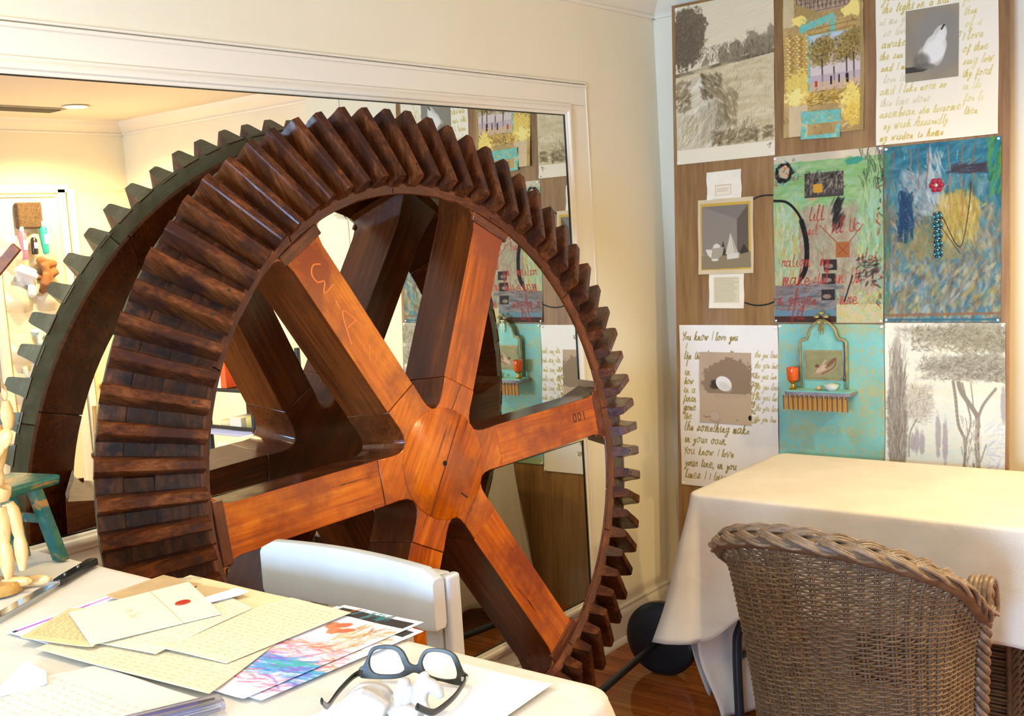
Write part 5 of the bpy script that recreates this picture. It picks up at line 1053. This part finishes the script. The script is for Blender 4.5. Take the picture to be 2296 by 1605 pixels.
MB().box((XB - .05, -.03, 1.03), (.03, .045, 2.06)).build('door_casing', mat('casing_white', 'eceadc', .4), d2, bevel=.003)
MB().lathe([(.022, 0), (.022, .006), (.010, .010), (.010, .030), (.024, .042), (.027, .056), (.020, .068), (.0001, .072)], 20, (XB - .048, .055, .775), Matrix.Rotation(-PI / 2, 3, 'Y'), cap=False).build('door_knob', BRASS, d2, smooth=60)
bp = thing('broom', 'wooden broom handle leaning by the far door, seen in the mirror', 'broom', (XB - .10, -.06, 0)); MB().tube([(0, -.02, .02), (.03, .03, .66)], .014, 10).build('handle', wood('broom_wood', '8a6a34', 'a5823f', 'b4924e', 'z', .5), bp, smooth=60); MB().box((0, -.02, .05), (.05, .11, .10)).build('brush', mat('bristle', '4c3c22', .9), bp, bevel=.01)
VIN = mat('clear_vinyl', 'e4dcc6', .25, 0, .5, **{'Alpha': .55})
VINB = mat('vinyl_back', 'e2d8bc', .4)
og = thing('hanging_organiser', 'white pocket organiser hanging on the far door, seen in the mirror', 'organiser', (XB - .045, -.33, 0))
MB().box((0, 0, 1.33), (.006, .40, 1.40)).build('backing', VINB, og); MB().tube([(-.01, -.20, 2.02), (-.01, .19, 2.02)], .006, 8).build('top_rod', TRIM, og)
for j, zt in enumerate((1.80, 1.52, 1.20, .95)):
    for i, yc in enumerate((-.115, .075)):
        V = []; nu, nv = 12, 8
        for v in range(nv + 1):
            for u in range(nu + 1):
                a = u / nu; b = v / nv; bulge = .075 * math.sin(PI * a) * (.35 + .65 * math.sin(PI * min(1, b * 1.0) * .5 + .1)) * (1 - b ** 6)
                V.append((-.004 - bulge, yc - .09 + .18 * a, zt - .02 * math.sin(PI * a) - .20 * b))
        F = [(v * (nu + 1) + u, v * (nu + 1) + u + 1, (v + 1) * (nu + 1) + u + 1, (v + 1) * (nu + 1) + u) for v in range(nv) for u in range(nu)]
        MB().add(V, F).build('pocket', VIN, og, smooth=180)
def bottle(name, label, y, z, r, h, m, capm, cat='bottle'):
    t = thing(name, label, cat, (XB - .095, y, z)); MB().lathe([(r * .9, 0), (r, .006), (r, h * .78), (r * .5, h * .86), (r * .45, h * .88)], 16).build('body', m, t, smooth=50); MB().lathe([(r * .5, h * .88), (r * .5, h), (r * .3, h + .002)], 14).build('cap', capm, t, smooth=50); MB().box((-r - .0005, 0, h * .45), (.002, r * 1.1, h * .3)).build('label', mat('label_' + name, 'e8e0e8', .5), t)
WH = mat('cap_white', 'ecebe4', .4)
bottle('pink_bottle', 'pink bottle with white cap in the top organiser pocket, seen in mirror', -.405, 1.63, .024, .20, mat('pink_soap', 'e66a86', .3), WH)
bottle('teal_bottle', 'teal bottle with white cap in the top organiser pocket, seen in mirror', -.265, 1.66, .024, .20, mat('teal_soap', '2a9c94', .3), WH)
bottle('black_bottle', 'small black bottle between the pink and teal ones, seen in mirror', -.335, 1.66, .020, .12, mat('black_bottle', '221f20', .3), WH)
def lump(name, label, y, z, s, m, cat, seed):
    r = random.Random(seed); parts = []
    for k in range(7): a = Vector((r.uniform(-.4, .4) * s[0], r.uniform(-.4, .4) * s[1], r.uniform(-.4, .4) * s[2])); b2 = Vector((r.uniform(-.4, .4) * s[0], r.uniform(-.4, .4) * s[1], r.uniform(-.4, .4) * s[2])); mid_ = (a + b2) / 2 + Vector((0, 0, r.uniform(-.02, .03))); parts.append(([a, mid_, b2], [s[0] * .22, s[0] * .34, s[0] * .2]))
    o = blob(parts, name, None, m, .006); o.location = (XB - .095, y, z); tag(o, label, cat)
sp_ = MB().box((0, 0, 0), (.05, .16, .16)).build('sponge', mottled('brown_sponge', '4a3826', '6b5238', 90, .95, bumps=1.0, bscale=150), bevel=.012, seg=3); sp_.location = (XB - .075, -.34, 1.90); tag(sp_, 'square brown sponge at the top of the organiser, seen in mirror', 'sponge')
lump('white_cloth_bundle', 'white cloth bundle in the second organiser pocket, seen in mirror', -.40, 1.50, (.09, .22, .26), mat('rag_white', 'dfe2e2', .8), 'cloth', 3)
lump('brown_cloth_bundle', 'brown cloth bundle in the second organiser pocket, seen in mirror', -.265, 1.52, (.09, .19, .24), mat('rag_brown', '8a5a34', .85), 'cloth', 5)
lump('pale_cloth_bundle', 'pale cloth bundle in the lowest organiser pocket, seen in mirror', -.40, .92, (.08, .24, .28), mat('rag_cream', 'd8d2bc', .85), 'cloth', 8)
lump('blue_packet', 'pale blue packet in the third organiser pocket, seen in mirror', -.36, 1.15, (.06, .13, .12), mat('packet_blue', 'b8d0cc', .6), 'packet', 11)
# supply cart with boxes beyond the far table
ct = thing('supply_cart', 'black-framed supply cart along the alcove, seen through the gear', 'cart', (2.75, .02, 0))
CB = mat('cart_black', '1b2226', .35); CS = mat('cart_shelf', 'c6cbe0', .35)
for x in (-.20, .20):
    for y in (-.17, .17): MB().tube([(x, y, 0), (x, y, 1.04)], .017, 10).build('post', CB, ct, smooth=60)
for z in (.20, .60): MB().box((0, 0, z), (.42, .36, .035)).build('shelf', CS, ct, bevel=.004); MB().box((0, -.185, z + .032), (.42, .012, .02)).build('shelf_lip', CB, ct)
MB().box((0, 0, .84), (.42, .36, .02)).build('shelf', CB, ct, bevel=.003)
for (x, y, z, d, col, nm, lb, ct_) in ((2.80, -.10, .852, (.09, .12, .20), 'e8622a', 'orange_box', 'orange and white box on top shelf of the cart, seen through the gear', 'box'), (2.62, -.08, .852, (.07, .1, .16), 'dd4b22', 'red_box', 'red-orange box behind the cart post, seen through the gear', 'box'), (2.705, -.10, .62, (.10, .12, .07), 'dcdcd2', 'white_carton', 'white printed carton on the middle cart shelf, seen through the gear', 'box'), (2.57, .10, .62, (.08, .12, .14), '8a2a1c', 'maroon_box', 'maroon box at the back of the middle cart shelf, seen through the gear', 'box'), (2.76, .08, .62, (.22, .06, .14), '4a1d16', 'dark_box', 'dark box behind the cream tub on the cart, seen through the gear', 'box')):
    o = thing(nm, lb, ct_, (x, y, z)); MB().box((0, 0, d[2] / 2), d).build('carton', mat(nm, col, .45), o, bevel=.002)
    if nm == 'orange_box': MB().box((.022, -d[1] / 2 - .001, d[2] / 2), (.045, .002, d[2])).build('white_side', mat('box_white', 'ece6dc', .45), o)
tag(MB().lathe([(.045, 0), (.05, .008), (.05, .035), (.044, .045), (.0001, .046)], 24, (2.83, -.10, .62), cap=False).build('cream_tub', mat('tub_cream', 'e3d3a8', .5), smooth=50), 'round cream tub on the middle cart shelf, seen through the gear', 'tub')
tag(MB().lathe([(.03, 0), (.04, .01), (.042, .06), (.036, .08), (.0001, .082)], 20, (2.608, -.11, .62), cap=False).build('yellow_jar', mat('jar_yellow', 'c2b86a', .4), smooth=50), 'yellowish jar at the end of the middle cart shelf, seen through the gear', 'jar')
mg = thing('white_mug', 'white mug hanging over the cart shelf beside the orange box', 'mug', (2.87, -.12, .852)); MB().lathe([(.028, 0), (.034, .004), (.036, .08), (.033, .08), (.030, .008)], 20).build('body', WH, mg, smooth=50); MB().tube([(.036 + .02 * math.sin(q), 0, .042 - .024 * math.cos(q)) for q in np.linspace(0, PI, 9)], .004, 8).build('handle', WH, mg, smooth=180)
bx_ = MB().box((2.58, .10, .885), (.10, .14, .06)).build('blue_box', mat('box_blue', '2f5cc0', .4), bevel=.002); tag(bx_, 'bright blue box on the cart top, seen through the gear', 'box')
# ceiling fittings
for i, (x, y, p) in enumerate(DOWN):
    t = thing('downlight', ['recessed ceiling downlight reflected at the mirror top left', 'recessed ceiling downlight in the back of the room', 'recessed ceiling downlight in front of the gear', 'recessed ceiling downlight above the near table', 'recessed ceiling downlight behind the camera'][i], 'ceiling light', (x, y, ZC), group='ceiling downlights')
    MB().lathe([(.062, -.001), (.078, -.004), (.080, -.008), (.066, -.010), (.060, -.004)], 32).build('trim_ring', TRIM, t, smooth=50)
    em = mat('lamp_glow', 'fff0d0', .5, **{'Emission Color': (1, .86, .62, 1), 'Emission Strength': 9.0}) if i == 0 else bpy.data.materials['lamp_glow']
    MB().lathe([(.0001, -.0045), (.061, -.0045), (.061, -.001)], 32, cap=False).build('lamp_lens', em, t)
vt = thing('ceiling_vent', 'grey slotted ceiling vent reflected at the mirror top left', 'vent', (3.93, -.60, ZC))
MB().box((0, 0, -.004), (.16, .62, .008)).build('frame', mat('vent_grey', 'a79c80', .6), vt, bevel=.002)
for k in range(6): MB().box((-.055 + k * .022, 0, -.010), (.006, .56, .010)).build('louvre', mat('louvre_grey', '7d755e', .6) if k == 0 else bpy.data.materials['louvre_grey'], vt)
# white paper wing on the wall beyond the board, and the wall's panel seam
wg = thing('paper_wing', 'white paper wing sculpture on the wall, seen in the mirror between spokes', 'ornament', (1.76, -.012, 1.70))
for k in range(3):
    P = [(.075, .045), (.03, .055), (-.01, .02 - .02 * k), (-.03 - .01 * k, -.07), (-.05 - .012 * k, -.04), (-.055 - .01 * k, .03), (-.02, .05)]
    o = MB().prism(P, .0 + .012 * k, .004 + .012 * k, RX).build('feather', mat('wing_white', 'dcdccb', .6) if k == 0 else bpy.data.materials['wing_white'], wg, bevel=.001)
tp = MB().prism([(0, .02), (.15, .045), (.19, .05), (.12, .07), (0, .07)], .002, .010, RX).build('feather', mat('wing_grey', 'b3b29a', .6), wg)
struct(MB().box((1.855, -.003, 1.2), (.008, .006, 2.4)).build('trim_6', TRIM))
